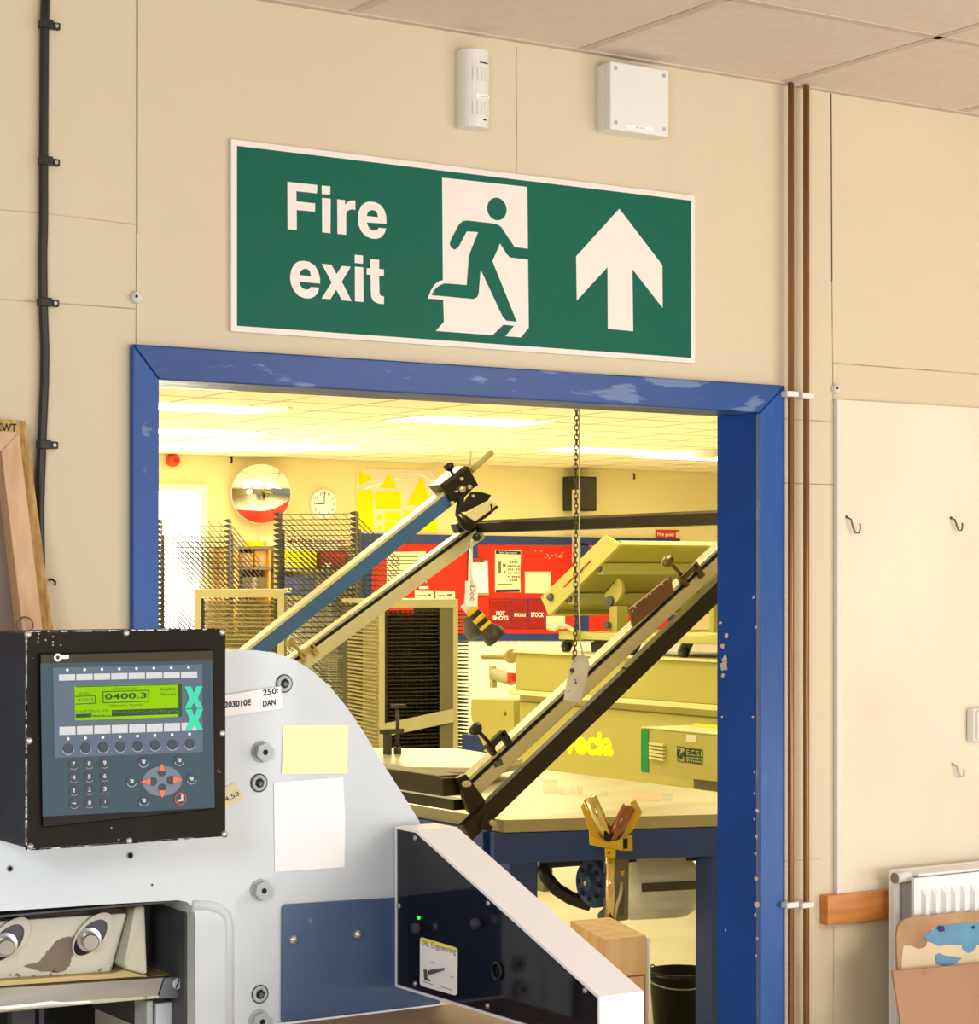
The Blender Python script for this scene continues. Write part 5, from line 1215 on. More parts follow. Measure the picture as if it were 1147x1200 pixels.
b = MB(); b.lathe(HC(552, 925, YA-0.06), (-0.4, -1, -0.1), [(0.012, 0), (0.017, 0.01), (0.017, 0.03), (0.01, 0.035), (0, 0.036)], 14); b.build('corner_knob', 'blackbar', pr)
b = MB(); b.bar(HC(380, 860, YL-0.03), HC(430, 830, YL-0.03), 0.05, 0.045); b.build('rail_stop', 'blackbar', pr, 0.003)
# screw clamps on the rails
def cclamp(cx, cy, Y, s, m='blackbar'):
    def K(dx, dy): return onY(cx+dx*s, cy+dy*s, Y)
    b = MB(); b.tube([K(-18, -14), K(2, 8)], 0.007, 8); b.lathe(K(-15, -11), (K(-25, -19)-K(-15, -11)).normalized(), [(0.010, 0), (0.022, 0.010), (0.025, 0.026), (0.014, 0.034), (0, 0.035)], 12); b.build('clamp_screw', m, pr)
    b = MB(); b.bar(K(-4, 6), K(12, -10), 0.024, 0.022); b.bar(K(10, -12), K(20, 4), 0.024, 0.022); b.bar(K(-6, 3), K(2, 15), 0.024, 0.018); b.build('clamp_frame', m, pr, 0.002)
cclamp(577, 869, YR-0.03, 1.0)
cclamp(802, 672, YR-0.03, 1.0, 'chain')
cclamp(356, 764, YL-0.03, 0.75, 'brass')
plate('squeegee_plate', [(738, 714), (786, 675), (790, 695), (742, 735)], YR-0.045, 0.012, 'brownplate', pr)
b = MB(); 
for (x, y) in [(744, 711), (757, 700), (762, 696), (776, 685), (783, 679), (741, 716)]: b.disc(onY(x, y, YR-0.0455), (0, -1, 0), 0.004, 0.001, 8)
b.build('plate_chips', 'aluflat', pr)
plate('cam_block', [(578, 893), (588, 889), (590, 896), (581, 900)], YR-0.03, 0.02, 'dullsteel', pr)
# side platen boards at the left of the press
sbz = 0.955
sb = thing('platen_board', 'cream topped platen board behind the grey machine arch', 'board', tuple(onZ(520, 890, sbz-0.07)))
tp = [onZ(*p, sbz) for p in [(430, 898), (430, 876), (536, 877), (612, 889), (572, 899.5)]]
b = MB(); b.poly(tp, (0, 0, -0.02)); b.build('board_top', 'tabletop', sb, 0.002)
b = MB(); b.poly([p + Vector((0, 0.03, -0.021)) if i in (0, 4) else p + Vector((0, 0, -0.021)) for i, p in enumerate(tp)], (0, 0, -0.02)); b.build('board_frame', 'tableside', sb)
q = onZ(520, 888, sbz); 
for p in (tp[0].lerp(tp[3], 0.25), tp[0].lerp(tp[3], 0.75)):
    b = MB(); b.box(p.x-0.03, p.x+0.03, p.y-0.03+0.05, p.y+0.08, TZ+0.001, sbz-0.042); b.build('support_block', 'rackdark', sb)
# clamp post on board (small upright at the rack foot)
b = MB(); p = onZ(459, 884, sbz); b.box(p.x-0.03, p.x-0.012, p.y-0.02, p.y+0.02, sbz+0.0005, sbz+0.10); b.box(p.x-0.05, p.x+0.05, p.y-0.015, p.y+0.015, sbz+0.085, sbz+0.105); b.tube([(p.x+0.028, p.y, sbz+0.012), (p.x+0.028, p.y, sbz+0.195)], 0.008, 10); b.tube([(p.x+0.028, p.y, sbz+0.0005), (p.x+0.028, p.y, sbz+0.03)], 0.016, 10); b.box(p.x+0.0, p.x+0.062, p.y-0.012, p.y+0.012, sbz+0.19, sbz+0.205)
tag(b.build('toggle_clamp', 'bracket'), 'small dark toggle clamp standing on the cream platen board', 'clamp')

# vacuum blower under the table
bl = thing('vacuum_blower', 'galvanised vacuum blower drum with blue fan end slung under the press table', 'blower', tuple(atd(760, 1077, 7.45)))
dd = 7.78
cL_, cR_ = atd(738, 1040, dd), atd(800, 1037, dd+0.06); ax = (cR_-cL_).normalized(); rad = 38*dd/F
b = MB(); ln = (cR_-cL_).length; b.lathe(cL_, ax, [(0, 0), (rad, 0), (rad, ln*0.85), (rad*0.97, ln*1.0), (rad*0.85, ln*1.12), (0, ln*1.16)], 40); b.build('drum', 'drum', bl)
b = MB(); up_ = Vector((0, 0, 1)); side_ = ax.cross(up_); fd = -(side_ if side_.dot(ray(760, 1040)) > 0 else -side_).normalized()
b.bar(cL_+fd*(rad+0.001)+Vector((0, 0, 0.015)), cL_+ax*(ln*1.02)+fd*(rad+0.001)+Vector((0, 0, 0.015)), 0.006, 0.030); b.build('seam_band', 'drumband', bl)
p, q = atd(720, 1012, 7.42), atd(737, 1080, 7.42); 
gb = MB(); gb.poly([atd(*v, 7.38) for v in [(707, 1008), (737, 1002), (736, 1078), (716, 1081), (707, 1076)]], (ray(720, 1040).normalized()*0.18)); gb.build('switch_box', 'greybox', bl, 0.004)
b = MB(); b.poly([atd(*v, 7.377) for v in [(726, 1021), (732, 1020.5), (729, 1028)]]); b.build('warning_triangle', 'tape', bl)
b = MB(); b.poly([atd(*v, 7.377) for v in [(726, 1044), (732, 1043), (731, 1072), (725, 1073)]]); b.build('rating_plate', 'dullsteel', bl)
b = MB(); b.tube([atd(728, 1034, 7.36), atd(727, 1048, 7.35), atd(722, 1064, 7.35), atd(719, 1080, 7.36)], 0.006, 8); b.build('cable_tail', 'aluflat', bl)
mc = atd(698, 1034, 7.45); mdir = Vector((-CS, SN, 0))*0.80 + Vector((-SN, -CS, 0))*0.55; mdir.normalize(); rm = 0.086
b = MB(); b.lathe(mc - mdir*0.02, mdir, [(rm*0.9, -0.06), (rm*0.9, 0), (rm, 0.0), (rm, 0.035), (rm*0.86, 0.05), (rm*0.80, 0.045), (rm*0.45, 0.05), (rm*0.40, 0.06), (rm*0.2, 0.062), (0, 0.062)], 30); b.build('fan_cover', 'motorblue', bl)
b = MB()
u = mdir.cross(Vector((0, 0, 1))).normalized(); v = u.cross(mdir)
for k in range(8):
    a = 2*math.pi*k/8; q = mc + mdir*0.030 + (u*math.cos(a)+v*math.sin(a))*rm*0.64; b.disc(q, mdir, 0.009, 0.0015, 8)
b.disc(mc+mdir*0.0425, mdir, 0.008, 0.004, 10, 1); b.build('fan_slots', ['darkhole', 'alu'], bl)
b = MB(); b.tube([atd(x, y, 7.5) for x, y in [(634, 1014), (640, 1028), (652, 1042), (668, 1052), (682, 1057), (692, 1060)]], 0.024, 12); b.build('air_hose', 'black', bl)
b = MB(); b.bar(atd(632, 1013.5, 7.5), atd(690, 1009.5, 7.5), 0.02, 0.024); b.build('hanger_strap', 'blackbar', bl)
b = MB(); b.tube([atd(804, 1004, 7.46), atd(815, 1004, 7.46)], 0.014, 10);  b.bar(atd(694, 1010, 7.5), atd(745, 1006, 7.5), 0.03, 0.02); b.build('mount_lug', 'blackbar', bl)
b = MB(); b.lathe(atd(705, 1068, 7.48), (0.3, -0.6, -0.6), [(0.02, 0), (0.026, 0.01), (0.02, 0.03), (0, 0.034)], 12); b.build('drain_plug', 'dullsteel', bl)

# roller stand with V head, bracketed to the front beam
rs = thing('roller_stand', 'yellow V headed roller stand with brass coloured post before the blue beam', 'roller stand', tuple(atd(714, 1086, 6.95)))
dr_ = 6.9
vc = crop(660, 920, 6.372)
def VP(x, y, o=0.0): return atd(*vc(x, y), dr_+o)
def vplate(nm, pts, o, th, m, bev=0.002):
    b = MB(); b.poly([VP(*p, o) for p in pts], ray(715, 960).normalized()*th); return b.build(nm, m, rs, bev)
vplate('v_bracket', [(130, 160), (150, 130), (180, 180), (300, 400), (350, 425), (440, 390), (515, 190), (500, 130), (540, 108), (590, 205), (520, 340), (445, 400), (445, 490), (385, 480), (195, 440), (190, 340)], 0.03, 0.012, 'yellowpaint')
vplate('v_bracket', [(195, 370), (300, 415), (350, 428), (445, 395), (443, 490), (310, 468), (195, 445)], -0.02, 0.012, 'yellowpaint')
vplate('side_cheek', [(455, 390), (515, 365), (518, 490), (447, 492)], 0.01, 0.02, 'yellowpaint')
vplate('cheek_opening', [(450, 405), (480, 395), (480, 470), (450, 480)], -0.012, 0.004, 'darkhole', 0)
for (p0_, p1_, m) in [((200, 95), (325, 375), 'chrome'), ((490, 160), (365, 400), 'copperroll')]:
    b = MB(); a, c = VP(*p0_), VP(*p1_); t = (c-a).normalized(); b.lathe(a, t, [(0, -0.004), (0.012, -0.004), (0.022, 0), (0.022, (c-a).length), (0.012, (c-a).length+0.004), (0, (c-a).length+0.004)], 22); b.build('roller', m, rs)
vplate('post_socket', [(310, 470), (392, 478), (390, 545), (312, 540)], -0.025, 0.05, 'yellowpaint', 0.003)
b = MB(); b.disc(VP(340, 507, -0.026), -ray(715, 960).normalized(), 0.0035, 0.002, 10); b.disc(VP(330, 392, -0.0), -ray(715, 960).normalized(), 0.012, 0.03, 10); b.build('rivet', 'darkhole', rs)
b = MB(); b.tube([VP(352, 535), VP(347, 1008)], 0.0145, 18); b.build('post', 'chrome', rs)
b = MB(); b.lathe(VP(347, 1000), (0, 0, -1), [(0.016, 0), (0.017, 0.008), (0.022, 0.022), (0.026, 0.028), (0, 0.030)], 18); b.build('post_ferrule', 'black', rs)
b = MB(); q = VP(350, 560); yv = f0.y
for _ in range(8): yv = f0.y + (onY(715, 1000, yv).x - f0.x)*math.tan(ang)
b.bar(q + ray(715, 1000).normalized()*0.012, onY(715, 1000, yv-0.03), 0.025, 0.03); b.build('post_clamp', 'blackbar', rs)

# =================================================================== TUNNEL DRYER
XD = 6.5
def DX(x, y, o=0.0): return onX(x, y, XD-o)
dy = thing('tunnel_dryer', 'long olive green tunnel dryer with yellow lettering behind the press', 'dryer', tuple(Vector((XD, 8.8, 0))))
pA, pB = DX(604, 763), DX(840, 778.5); ztp = (pA.z+pB.z)/2; zl = DX(720, 817).z
yA, yB = pA.y, 7.2
b = MB(); b.box(XD, XD+0.95, yB, yA, zl, ztp); b.build('upper_hood', 'olive', dy, 0.006)
b = MB(); b.box(XD-0.035, XD+1.0, yB, yA+0.02, zl-0.025, zl); b.build('ledge', 'brightlip', dy, 0.004)
b = MB(); b.box(XD+0.012, XD+0.95, yB, yA-0.02, 0.52, zl-0.0255); b.build('lower_body', 'olive', dy, 0.004)
b = MB(); b.box(XD+0.05, XD+0.15, yB, yA-0.1, zl-0.062, zl-0.05) if False else b.box(XD+0.009, XD+0.0118, yB, yA-0.02, zl-0.066, zl-0.058); b.build('panel_joint', 'rackdark', dy)
b = MB(); b.box(XD-0.02, XD+0.3, yB, yA, ztp+0.0005, ztp+0.012); b.build('hood_cap', 'brightlip', dy, 0.003)
for yy in (yB+0.02, yA-0.12):
    for xx in (XD+0.1, XD+0.8): b = MB(); b.box(xx, xx+0.06, yy, yy+0.06, 0.0005, 0.5205); b.build('leg', 'rackdark', dy)
b = MB(); b.text('svecia', onX(651, 883, XD+0.0112), onX(718.5, 886.5, XD+0.0112), onX(651, 855.5, XD+0.0112), 0.045); b.build('lettering', 'yellowletter', dy)
# rounded outfeed end
b = MB(); oe = [(552, 819), (601, 820), (603, 893), (576, 890), (565, 872), (555, 853), (551, 838)]
b.poly([onX(*p, XD+0.1) for p in oe], (0.6, 0, 0)); b.build('outfeed_end', 'olive', dy, 0.006)
b = MB(); b.disc(onX(592, 836, XD+0.099), (-1, 0, 0), 0.012, 0.004, 10); b.build('lock', 'rackdark', dy)
b = MB(); b.tube([onX(566, 769.5, XD+0.25), onX(604, 769.5, XD+0.25)], 0.016, 10); b.disc(onX(600, 769, XD+0.22), (0, 1, 0), 0.04, 0.02, 14); b.build('end_roller', 'brass', dy)
b = MB(); b.bar(onX(577, 780, XD+0.2), onX(578, 806, XD+0.2), 0.03, 0.03, (1, 0, 0)); b.tube([onX(579, 790, XD+0.2), onX(600, 796, XD+0.2)], 0.035, 12); b.build('end_gearbox', 'rackbeige', dy)
b = MB(); b.bar(onX(597, 794, XD+0.18), onX(603, 794, XD+0.18), 0.03, 0.05); b.build('red_coupling', 'redplastic', dy)
# electrical box on the dryer flank
eb = crop(740, 830, 10.43)
XB = 6.12
def EX(x, y, o=0.0): return onX(*eb(x, y), XB-o)
cb_ = thing('control_cabinet', 'olive control cabinet with green taped end and louvres on the dryer flank', 'cabinet', tuple(onX(795, 915, XB)))
zt1 = (EX(215, 250).z+EX(1030, 330).z)/2; zb3 = (EX(215, 795).z+EX(1030, 905).z)/2; yA1 = EX(125, 500).y; yE = 7.1
b = MB(); b.box(XB, XD+0.011, yE, yA1, zb3, zt1); b.build('cabinet_body', 'olive', cb_, 0.004)
b = MB(); b.box(XB-0.004, XD+0.01, yE, yA1, zt1+0.0005, zt1+0.008); b.build('cabinet_lid', 'brightlip', cb_, 0.002)
b = MB(); y1_ = EX(212, 500).y; b.box(XB-0.0035, XB-0.0008, y1_, yA1+0.002, zb3+0.005, zt1-0.004); b.build('green_tape_strip', 'greentape', cb_)
b = MB(); b.box(XB, XD, y1_+0.03, yA1, zt1+0.0085, zt1+0.0095); b.build('faded_tape', 'greenpale', cb_)
b = MB()
for k in range(5):
    p, q = EX(225, 432+42*k, 0.008), EX(400, 452+45*k, 0.008); b.bar(p, q, 0.016, 0.010, (0, 0, 1))
b.build('louvre_slots', 'brightlip', cb_)
b = MB(); b.poly([EX(*p, 0.002) for p in [(668, 318), (795, 330), (793, 418), (665, 405)]]); b.build('small_label', 'creampaper', cb_)
b = MB(); b.poly([EX(*p, 0.002) for p in [(652, 480), (868, 505), (865, 692), (650, 660)]]); lg = b.build('logo_plate', 'logogreen', cb_)
b = MB(); b.text('E.C.S.I', EX(672, 572, 0.004), EX(855, 590, 0.004), EX(672, 505, 0.004), 0.0); b.text('SCREEN', EX(668, 612, 0.004), EX(858, 634, 0.004), EX(668, 588, 0.004), 0.02); b.text('SYSTEMS', EX(668, 650, 0.004), EX(858, 672, 0.004), EX(668, 626, 0.004), 0.02); b.build('lettering', 'olive2', lg)
b = MB(); fr_ = [(556, 465), (648, 478), (646, 660), (560, 648)]
for i in range(4): b.bar(EX(*fr_[i], 0.003), EX(*fr_[(i+1) % 4], 0.003), 0.003, 0.0015, (1, 0, 0))
for i in range(11):
    a0, a1 = math.radians(40+28*i), math.radians(40+28*(i+1))
    if i < 8: b.bar(EX(595+34*math.cos(a0), 555+45*math.sin(a0), 0.003), EX(595+34*math.cos(a1), 555+45*math.sin(a1), 0.003), 0.012, 0.0015, (1, 0, 0))
b.bar(EX(600, 555, 0.0035), EX(600, 625, 0.0035), 0.008, 0.0015, (1, 0, 0)); b.bar(EX(620, 540, 0.0035), EX(655, 590, 0.0035), 0.014, 0.0015, (1, 0, 0)); b.build('logo_emblem', 'logogreen', cb_)
pq = [onZ(*eb(*p), zt1+0.0092) for p in [(720, 190), (800, 180), (1040, 205), (1040, 240), (800, 215)]]
b = MB(); b.poly(pq); b.build('yellow_label', 'yellowletter', cb_)
b = MB(); b.box(XB+0.03, XD+0.008, yE, DX(788, 920).y if False else yA1-0.35, 0.58, zb3-0.0005); b.build('lower_trunking', 'rackdark', cb_)

# =================================================================== RAISED EXPOSURE HOOD ON WHEELED BASE
XH = 6.6
hd_ = thing('exposure_unit', 'pale green tilted exposure hood on a castored base above the dryer', 'exposure unit', (XH+0.8, 9.3, ztp))
hq = crop(620, 620, 4.987)
def HX(x, y, o=0.0): return onX(*hq(x, y), XH-o)
c1, c2, c3, c4 = HX(65, 400), HX(440, 35), HX(530, 90), HX(112, 508)
LNG = 2.0
b = MB(); b.poly([c1, c2, c3, c4], (0.025, 0, 0)); b.build('end_plate', 'olive2', hd_, 0.006)
b = MB(); off = (c3-c4).normalized(); nn = (c1-c4)
v0, v1 = c4 + nn*0.18, c3 + (c2-c3)*0.18
b.hexa([v0+Vector((0.025, 0, 0)), v0+Vector((LNG, 0, 0)), v1+Vector((LNG, 0, 0)), v1+Vector((0.025, 0, 0)), v0+nn*0.12+Vector((0.025, 0, 0)), v0+nn*0.12+Vector((LNG, 0, 0)), v1+nn*0.12+Vector((LNG, 0, 0)), v1+nn*0.12+Vector((0.025, 0, 0))]); b.build('hood_panel', 'olive', hd_)
for (q0_, q1_) in ((c3, c2), (c4, c1)):
    b = MB(); e0 = q0_; e1 = q0_ + (q1_-q0_)*0.4; dwn = (c4-c3).normalized()*(0.02 if q0_ is c3 else -0.02)
    b.hexa([e0+Vector((0.025, 0, 0)), e0+Vector((LNG, 0, 0)), e0+dwn+Vector((LNG, 0, 0)), e0+dwn+Vector((0.025, 0, 0)), e1+Vector((0.025, 0, 0)), e1+Vector((LNG, 0, 0)), e1+dwn+Vector((LNG, 0, 0)), e1+dwn+Vector((0.025, 0, 0))]); b.build('hood_edge', 'olive2', hd_)
for (x, y) in [(415, 232), (240, 408)]:
    p = HX(x, y, -0.03); b = MB(); b.bar(p, p+Vector((LNG-0.05, 0, 0)), 0.05, 0.06); b.build('cross_rail', 'olive2', hd_, 0.004)
    b = MB(); b.disc(p+Vector((-0.004, 0, 0)), (-1, 0, 0), 0.019, 0.012, 10); b.build('rail_end', 'dullsteel', hd_)
b = MB(); b.bar(HX(203, 338, 0.002), HX(362, 183, 0.002), 0.004, 0.010, (1, 0, 0)); b.bar(HX(262, 288, 0.004), HX(312, 236, 0.004), 0.004, 0.012, (1, 0, 0), 1); b.build('gauge_strip', ['redplastic', 'greybox'], hd_)
b = MB(); b.lathe(HX(132, 398), (-1, 0, 0), [(0.018, 0), (0.022, 0.008), (0.016, 0.024), (0, 0.026)], 14); b.build('lock_knob', 'dullsteel', hd_)
b = MB(); b.lathe(HX(230, 410, -0.03), (-1, 0, 0), [(0.014, 0), (0.014, 0.02), (0, 0.022)], 12); b.build('pivot_bolt', 'dullsteel', hd_)
# quadrant hinge and post
qc = HX(482, 420, -0.12); pts = [qc]
for k in range(13):
    a = math.radians(45 - 105*k/12 + 55); pts.append(qc + Vector((0, -0.30*math.cos(a), 0.30*math.sin(a))))
xq = qc.x
zbase = HX(482, 612, -0.35).z
b = MB(); b.poly([onX(*hq(*p), xq) for p in [(470, 440), (455, 415), (425, 375), (520, 285), (540, 320), (542, 370), (525, 405), (495, 445)]], (0.02, 0, 0)); b.build('hinge_quadrant', 'olive', hd_, 0.003)
b = MB(); b.bar(onX(*hq(432, 382), xq-0.003), onX(*hq(498, 308), xq-0.003), 0.003, 0.012, (1, 0, 0)); b.disc(onX(*hq(480, 422), xq-0.001), (-1, 0, 0), 0.026, 0.02, 14); b.build('hinge_pivot', 'dullsteel', hd_)
b = MB(); p, q = onX(*hq(468, 450), xq-0.012), onX(*hq(512, 605), xq-0.012); b.box(xq-0.012, xq+0.06, q.y, p.y, q.z, p.z); b.build('hinge_post', 'olive', hd_, 0.003)
b = MB(); b.disc(onX(*hq(463, 560), xq-0.02), (-1, 0, 0), 0.02, 0.02, 12); b.build('post_knob', 'dullsteel', hd_)
b = MB(); p, q = onX(*hq(1062, 470), xq), onX(*hq(1088, 605), xq); b.box(xq-0.012+1.2*0, xq+0.06, q.y, p.y, q.z, p.z+0.1); b.build('hinge_post', 'olive', hd_, 0.003)
p, q = HX(172, 600, 0.05), HX(1100, 640, 0.05)
bz1, bz0 = HX(300, 603, 0.05).z, HX(300, 645, 0.05).z
b = MB(); b.box(XH-0.05, XH+0.9, 8.0, HX(172, 610, 0.05).y, bz0, bz1); b.build('base_frame', 'olive2', hd_, 0.005)
b = MB(); p, q = HX(172, 595, 0.08), HX(275, 648, 0.08); b.box(XH-0.08, XH+0.05, q.y, p.y, q.z, p.z); b.build('base_end_block', 'olive2', hd_, 0.004)
for (x, y) in [(605, 700), (902, 672), (218, 680)]:
    c = HX(x, y, 0.02); b = MB(); r_c = 0.028
    wc = Vector((c.x, c.y, ztp+0.0125+r_c)); b.tube([wc+Vector((-0.015, 0, 0)), wc+Vector((0.015, 0, 0))], r_c, 16); b.tube([wc+Vector((-0.018, 0, 0)), wc+Vector((0.018, 0, 0))], 0.012, 10, 1); b.bar(wc+Vector((0.02, 0, 0)), Vector((wc.x+0.02, wc.y-0.03, bz0)), 0.01, 0.03, (1, 0, 0), 1); b.bar(wc+Vector((-0.02, 0, 0)), Vector((wc.x-0.02, wc.y-0.03, bz0)), 0.01, 0.03, (1, 0, 0), 1); b.build('castor', ['black', 'dullsteel'], hd_)
b = MB(); p = HX(420, 680, 0.0); b.bar(HX(385, 690), HX(478, 662), 0.05, 0.05); b.bar(HX(400, 665), HX(440, 690), 0.04, 0.03); b.build('latch', 'black', hd_)
# loose grey cloth/hose by the base end
b = MB(); b.tube([HX(x, y, 0.1) for x, y in [(110, 575), (150, 588), (185, 560), (225, 570), (262, 596), (278, 604)]], 0.012, 8)
b.build('vacuum_hose', 'aluflat', hd_)

# =================================================================== HOIST CHAIN WITH SPATTERED HANDLE
dc = 6.0
hb_ = crop(600, 740, 4.41)
top_ = atd(676.5, 480, dc); top_.z = CEIL
ch = thing('hanging_chain', 'steel pull chain with paint spattered grey handle hanging in the doorway view', 'chain', (top_.x, top_.y, CEIL))
bot = atd(674, 774, dc); b = MB(); zz = CEIL-0.005; i = 0
nl = int((CEIL-bot.z)/0.0135)
for i in range(nl):
    z = CEIL-0.008-0.0135*i; t = i/nl; x = top_.x + (bot.x-top_.x)*t + 0.0015*math.sin(i*0.35); y = top_.y + (bot.y-top_.y)*t
    a = (45 if i % 2 else -45) + 10*math.sin(i); ca = math.cos(math.radians(a)); sa = math.sin(math.radians(a)); pts = []
    for k in range(11):
        th_ = 2*math.pi*k/10; u_ = 0.0052*math.cos(th_); w_ = 0.0095*math.sin(th_); pts.append((x+u_*ca, y+u_*sa, z+w_))
    b.tube(pts, 0.0018, 5, 0, False)
b.build('chain_links', 'chain', ch)
b = MB(); b.lathe((top_.x, top_.y, CEIL-0.0005), (0, 0, -1), [(0.03, 0), (0.03, 0.004), (0.008, 0.008), (0, 0.008)], 14); b.build('ceiling_hook', 'dullsteel', ch)
hn = ch
b = MB(); b.poly([atd(*hb_(*p), dc-0.012) for p in [(318, 135), (360, 115), (392, 135), (402, 180), (380, 270), (352, 372), (265, 355), (280, 270), (295, 190)]], ray(675, 800).normalized()*0.024); b.build('handle_block', 'splat', hn, 0.004)
b = MB(); b.ring(atd(673.8, 772, dc), ray(674, 772), 0.008, 0.002, 14); b.build('eye_ring', 'chain', hn)
b = MB(); b.tube([atd(x, y, dc-0.02) for x, y in [(678.5, 478), (679, 600), (678, 700), (680, 752), (690, 760)]][:4] + [atd(683, 769, dc-0.01)], 0.0022, 6); b.build('pull_cord', 'aluflat', hn)

# tag and nozzles hanging at the press corner
tgd = 9.35
dt = thing('hanging_tag', 'white tag lettered Doc hanging on a string from the press corner', 'tag', tuple(atd(552, 710, tgd)))
b = MB(); b.tube([atd(553, 632, tgd), atd(552.6, 660, tgd), atd(552.5, 685, tgd)], 0.0045, 6); b.build('tag_string', 'paper', dt)
b = MB(); b.poly([atd(*p, tgd) for p in [(545, 681), (549, 680.5), (553, 678), (560, 684), (559.5, 711), (545, 710)]], ray(552, 700).normalized()*0.003); b.build('tag_card', 'paper', dt)
b = MB(); b.text('Doc', atd(551, 686.5, tgd-0.003), atd(551, 704, tgd-0.003), atd(557, 686.5, tgd-0.003), 0.0); b.build('lettering', 'wornbrown', dt)
nz = thing('spray_nozzle', 'dark bell shaped nozzle with hazard taped neck hanging by the boxed rack', 'nozzle', tuple(atd(580, 755, 9.5)))
b = MB(); a, c = atd(548, 710, 9.5), atd(571, 736, 9.5); 
b.tube([atd(545, 706, 9.5), a.lerp(c, 0.15)], 0.028, 12, 2)
for k in range(5): b.tube([a.lerp(c, 0.15+k*0.17), a.lerp(c, 0.15+(k+1)*0.17)], 0.030, 12, k % 2)
b.build('taped_neck', ['tape', 'black', 'paper'], nz)
b = MB(); t = (atd(585, 752, 9.5)-c).normalized(); b.lathe(c, t, [(0.02, -0.02), (0.034, 0.0), (0.044, 0.02), (0.05, 0.03), (0.052, 0.06), (0.042, 0.07), (0, 0.072)], 18); b.build('bell', 'bracket', nz)
b = MB(); b.lathe(atd(552, 733, 9.6), (0.2, -0.3, -0.8), [(0.025, -0.04), (0.036, 0), (0.042, 0.02), (0.04, 0.05), (0.025, 0.06), (0, 0.062)], 16); b.build('second_bell', 'dullsteel', nz)
b = MB(); b.tube([atd(545, 706, 9.5), atd(546, 697, 9.5), atd(550, 684, 9.6), atd(551, 640, 9.7)], 0.006, 8); b.build('supply_cord', 'paper', nz)
# blue tub low behind the racks
p = atd(585, 885, 12.6); tb = thing('blue_crate', 'blue crate holding pale sheets low behind the boxed rack', 'crate', (p.x, p.y, 0))
b = MB(); b.hexa([(p.x-0.13, p.y-0.1, 0.0005), (p.x+0.05, p.y-0.1, 0.0005), (p.x+0.05, p.y+0.2, 0.0005), (p.x-0.13, p.y+0.2, 0.0005), (p.x-0.13, p.y-0.1, atd(575, 862, 12.6).z), (p.x-0.02, p.y-0.1, atd(575, 862, 12.6).z), (p.x-0.02, p.y+0.2, atd(575, 862, 12.6).z), (p.x-0.13, p.y+0.2, atd(575, 862, 12.6).z)]); b.build('crate_body', 'framenavy', tb)
b = MB()
for k in range(3): z = atd(575, 864+6*k, 12.6).z; b.box(p.x-0.17, p.x-0.02+0.01*k, p.y-0.14, p.y-0.101, z-0.008, z)
b.build('pale_sheets', 'creampaper', tb)

# =================================================================== BUCKET AND PINE BOX
kb = atd(797, 1222, 7.9); kb.z = 0.0
bk = thing('black_bucket', 'black plastic bucket with wire handle on the floor under the press', 'bucket', (kb.x, kb.y, 0))
zt3 = atd(797, 1137, 7.9).z; rr_ = 0.118
b = MB(); b.lathe((kb.x, kb.y, 0.0005), (0, 0, 1), [(0, 0), (rr_*0.78, 0), (rr_*0.96, zt3-0.02), (rr_*1.02, zt3-0.02), (rr_*1.02, zt3), (rr_*0.95, zt3), (rr_*0.75, 0.012), (0, 0.012)], 32); b.build('pail', 'bucket', bk)
b = MB(); cdir = Vector((CS, -SN, 0)); fdir_ = Vector((-SN, -CS, 0)); pts = []
for k in range(17):
    a = math.pi*k/16; pts.append(Vector((kb.x, kb.y, zt3-0.02)) + cdir*(-math.cos(a)*rr_*1.05) + fdir_*(math.sin(a)*rr_*1.05) + Vector((0, 0, -0.028*math.sin(a))))
b.tube(pts, 0.003, 6); b.build('bail_handle', 'screw', bk)
b = MB(); q = Vector((kb.x, kb.y, zt3)) - cdir*rr_*0.85 - fdir_*0.0; b.ring(q+Vector((0, 0, 0.012)), fdir_, 0.008, 0.0025, 12); b.build('handle_lug', 'bucket', bk)
dbx = 5.6
bxp = atd(708, 1101, dbx); zbx = bxp.z
ux2 = (onZ(757, 1097, zbx)-onZ(708, 1102, zbx)); ux2.z = 0; wlen = ux2.length; ux2.normalize(); vx2 = Vector((-ux2.y, ux2.x, 0))
bxb = thing('pine_box', 'tall pine box with panelled front standing beyond the white guard', 'box', (bxp.x, bxp.y, 0))
b = MB(); o0 = Vector((bxp.x, bxp.y, 0.0005)); o1 = o0+ux2*wlen; o2 = o1+vx2*0.30; 
lft = onZ(668, 1079, zbx); o3 = Vector((lft.x, lft.y, 0.0005)); o2 = onZ(745, 1090, zbx); o2 = o1 + (o3-o0); o2.z = 0.0005
H_ = Vector((0, 0, zbx-0.0005))
b.hexa([o0, o1, o2, o3, o0+H_, o1+H_, o2+H_, o3+H_]); b.build('box_carcass', 'pinebox', bxb, 0.002)
b = MB(); fn = Vector((ux2.y, -ux2.x, 0))
for (s0, s1, z0_, z1_) in [(0.47, 0.49, 0.1, zbx-0.10), (0.47, 0.97, zbx-0.105, zbx-0.10), (0.95, 0.97, 0.1, zbx-0.10)]:
    a = o0+ux2*wlen*s0+fn*0.0008; c = o0+ux2*wlen*s1+fn*0.0008; b.quad(Vector((a.x, a.y, z0_)), Vector((c.x, c.y, z0_)), Vector((c.x, c.y, z1_)), Vector((a.x, a.y, z1_)))
b.build('panel_groove', 'wornbrown', bxb)
b = MB(); b.bar(o1+ux2*0.004+Vector((0, 0, 0.0)), o1+ux2*0.004+H_-Vector((0, 0, 0.006)), 0.006, 0.02, (fn.x, fn.y, 0)); b.build('white_edging', 'powder', bxb)
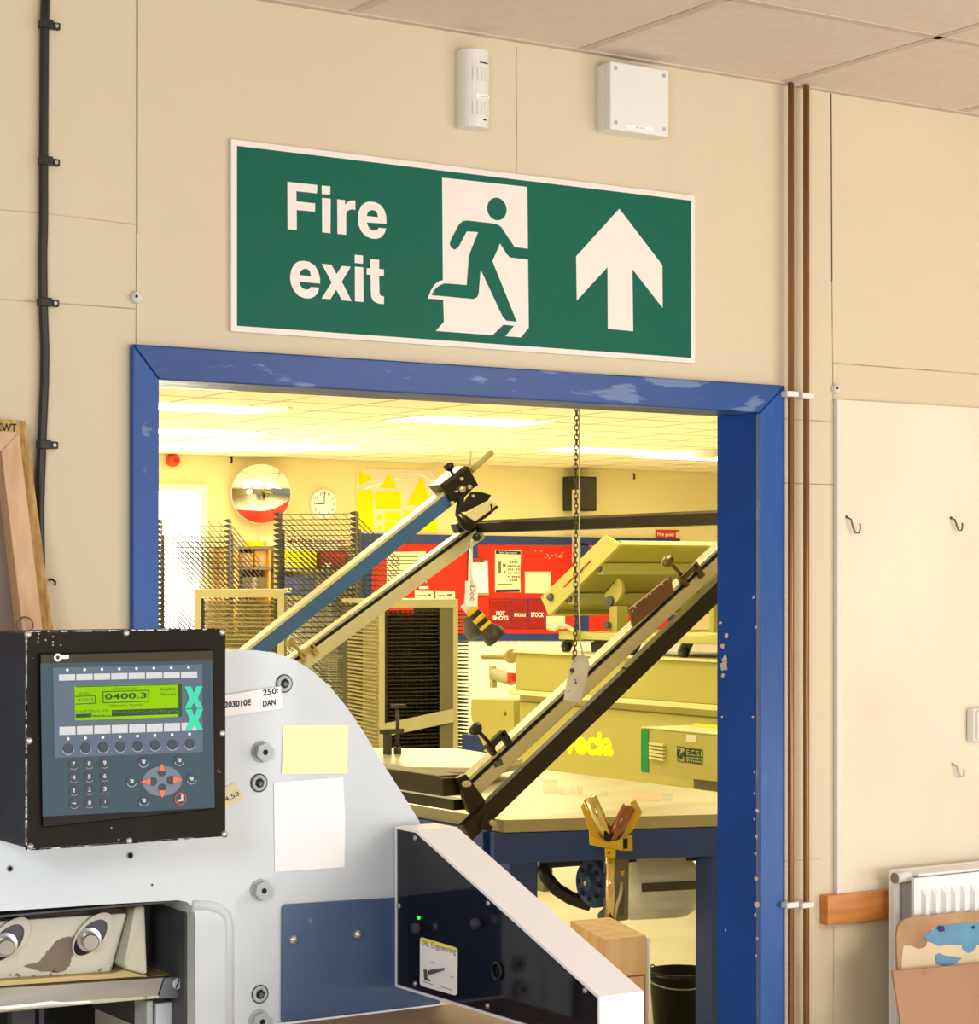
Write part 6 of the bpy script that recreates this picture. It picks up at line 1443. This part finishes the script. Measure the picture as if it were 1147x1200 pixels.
# =================================================================== LIGHT
def area(name, loc, tgt, sx, sy, power, col):
    l = bpy.data.lights.new(name, 'AREA'); l.shape = 'RECTANGLE'; l.size = sx; l.size_y = sy; l.energy = power; l.color = col
    o = bpy.data.objects.new(name, l); C.objects.link(o); o.location = loc
    o.rotation_euler = (Vector(tgt)-Vector(loc)).to_track_quat('-Z', 'Y').to_euler(); return o
YEL = (1.0, 0.90, 0.55)
for (x, y) in [(4.6, 6.3), (5.2, 9.2), (4.0, 11.0), (7.5, 9.0), (8.0, 12.0), (6.0, 14.0), (10.5, 12.5), (9.5, 16.0), (12.5, 16.5), (6.5, 17.0), (14.5, 13.5)]:
    area('tube_light', (x, y, CEIL-0.05), (x, y, 0), 1.15, 0.6, 72 if y >= 16 else 38, YEL)
# far room : light of the bright window, then an unseen side fill added
area('daylight_fill', (8.6, FAR-0.3, 1.4), (7.0, 9, 0.4), 1.0, 1.8, 120, (1.0, 0.94, 0.74))
area('daylight_fill', (-2.0, 9.0, 1.5), (6.0, 8.5, 0.5), 4.0, 1.8, 120, (1.0, 0.92, 0.68))
# near room : added cool lamp by the camera, warm tubes from the right, broad light behind the camera
area('cool_fill_left', (-0.75, 0.3, 2.2), (1.5, 3.6, 1.35), 0.7, 0.6, 46, (0.84, 0.91, 1.0))
area('tubes_right', (4.4, 0.8, 2.6), (2.4, 4.07, 1.3), 1.6, 0.8, 32, (1.0, 0.85, 0.58))
area('window_behind', (3.0, -2.4, 0.9), (2.8, 4.0, 0.7), 3.0, 1.4, 108, (0.97, 0.97, 1.0))
area('window_right', (5.6, 0.9, 0.75), (4.1, 4.07, 0.85), 1.3, 0.9, 30, (0.95, 0.96, 1.0))
wd_ = bpy.data.worlds.new('world'); bpy.context.scene.world = wd_; wd_.use_nodes = True
wd_.node_tree.nodes['Background'].inputs[0].default_value = (0.97, 0.93, 0.90, 1); wd_.node_tree.nodes['Background'].inputs[1].default_value = 0.34
# =================================================================== CAMERA
cam = bpy.data.cameras.new('camera'); co = bpy.data.objects.new('camera', cam); C.objects.link(co)
co.location = CAM; co.rotation_euler = (math.radians(90), 0, -YAW)
cam.sensor_fit = 'HORIZONTAL'; cam.sensor_width = 36; cam.lens = F/1147*36
cam.shift_y = (YH-600)/1147; cam.shift_x = 0.0; cam.clip_start = 0.05
bpy.context.scene.camera = co
vs_ = bpy.context.scene.view_settings; vs_.view_transform = 'Standard'; vs_.look = 'None'; vs_.exposure = 0; vs_.gamma = 1
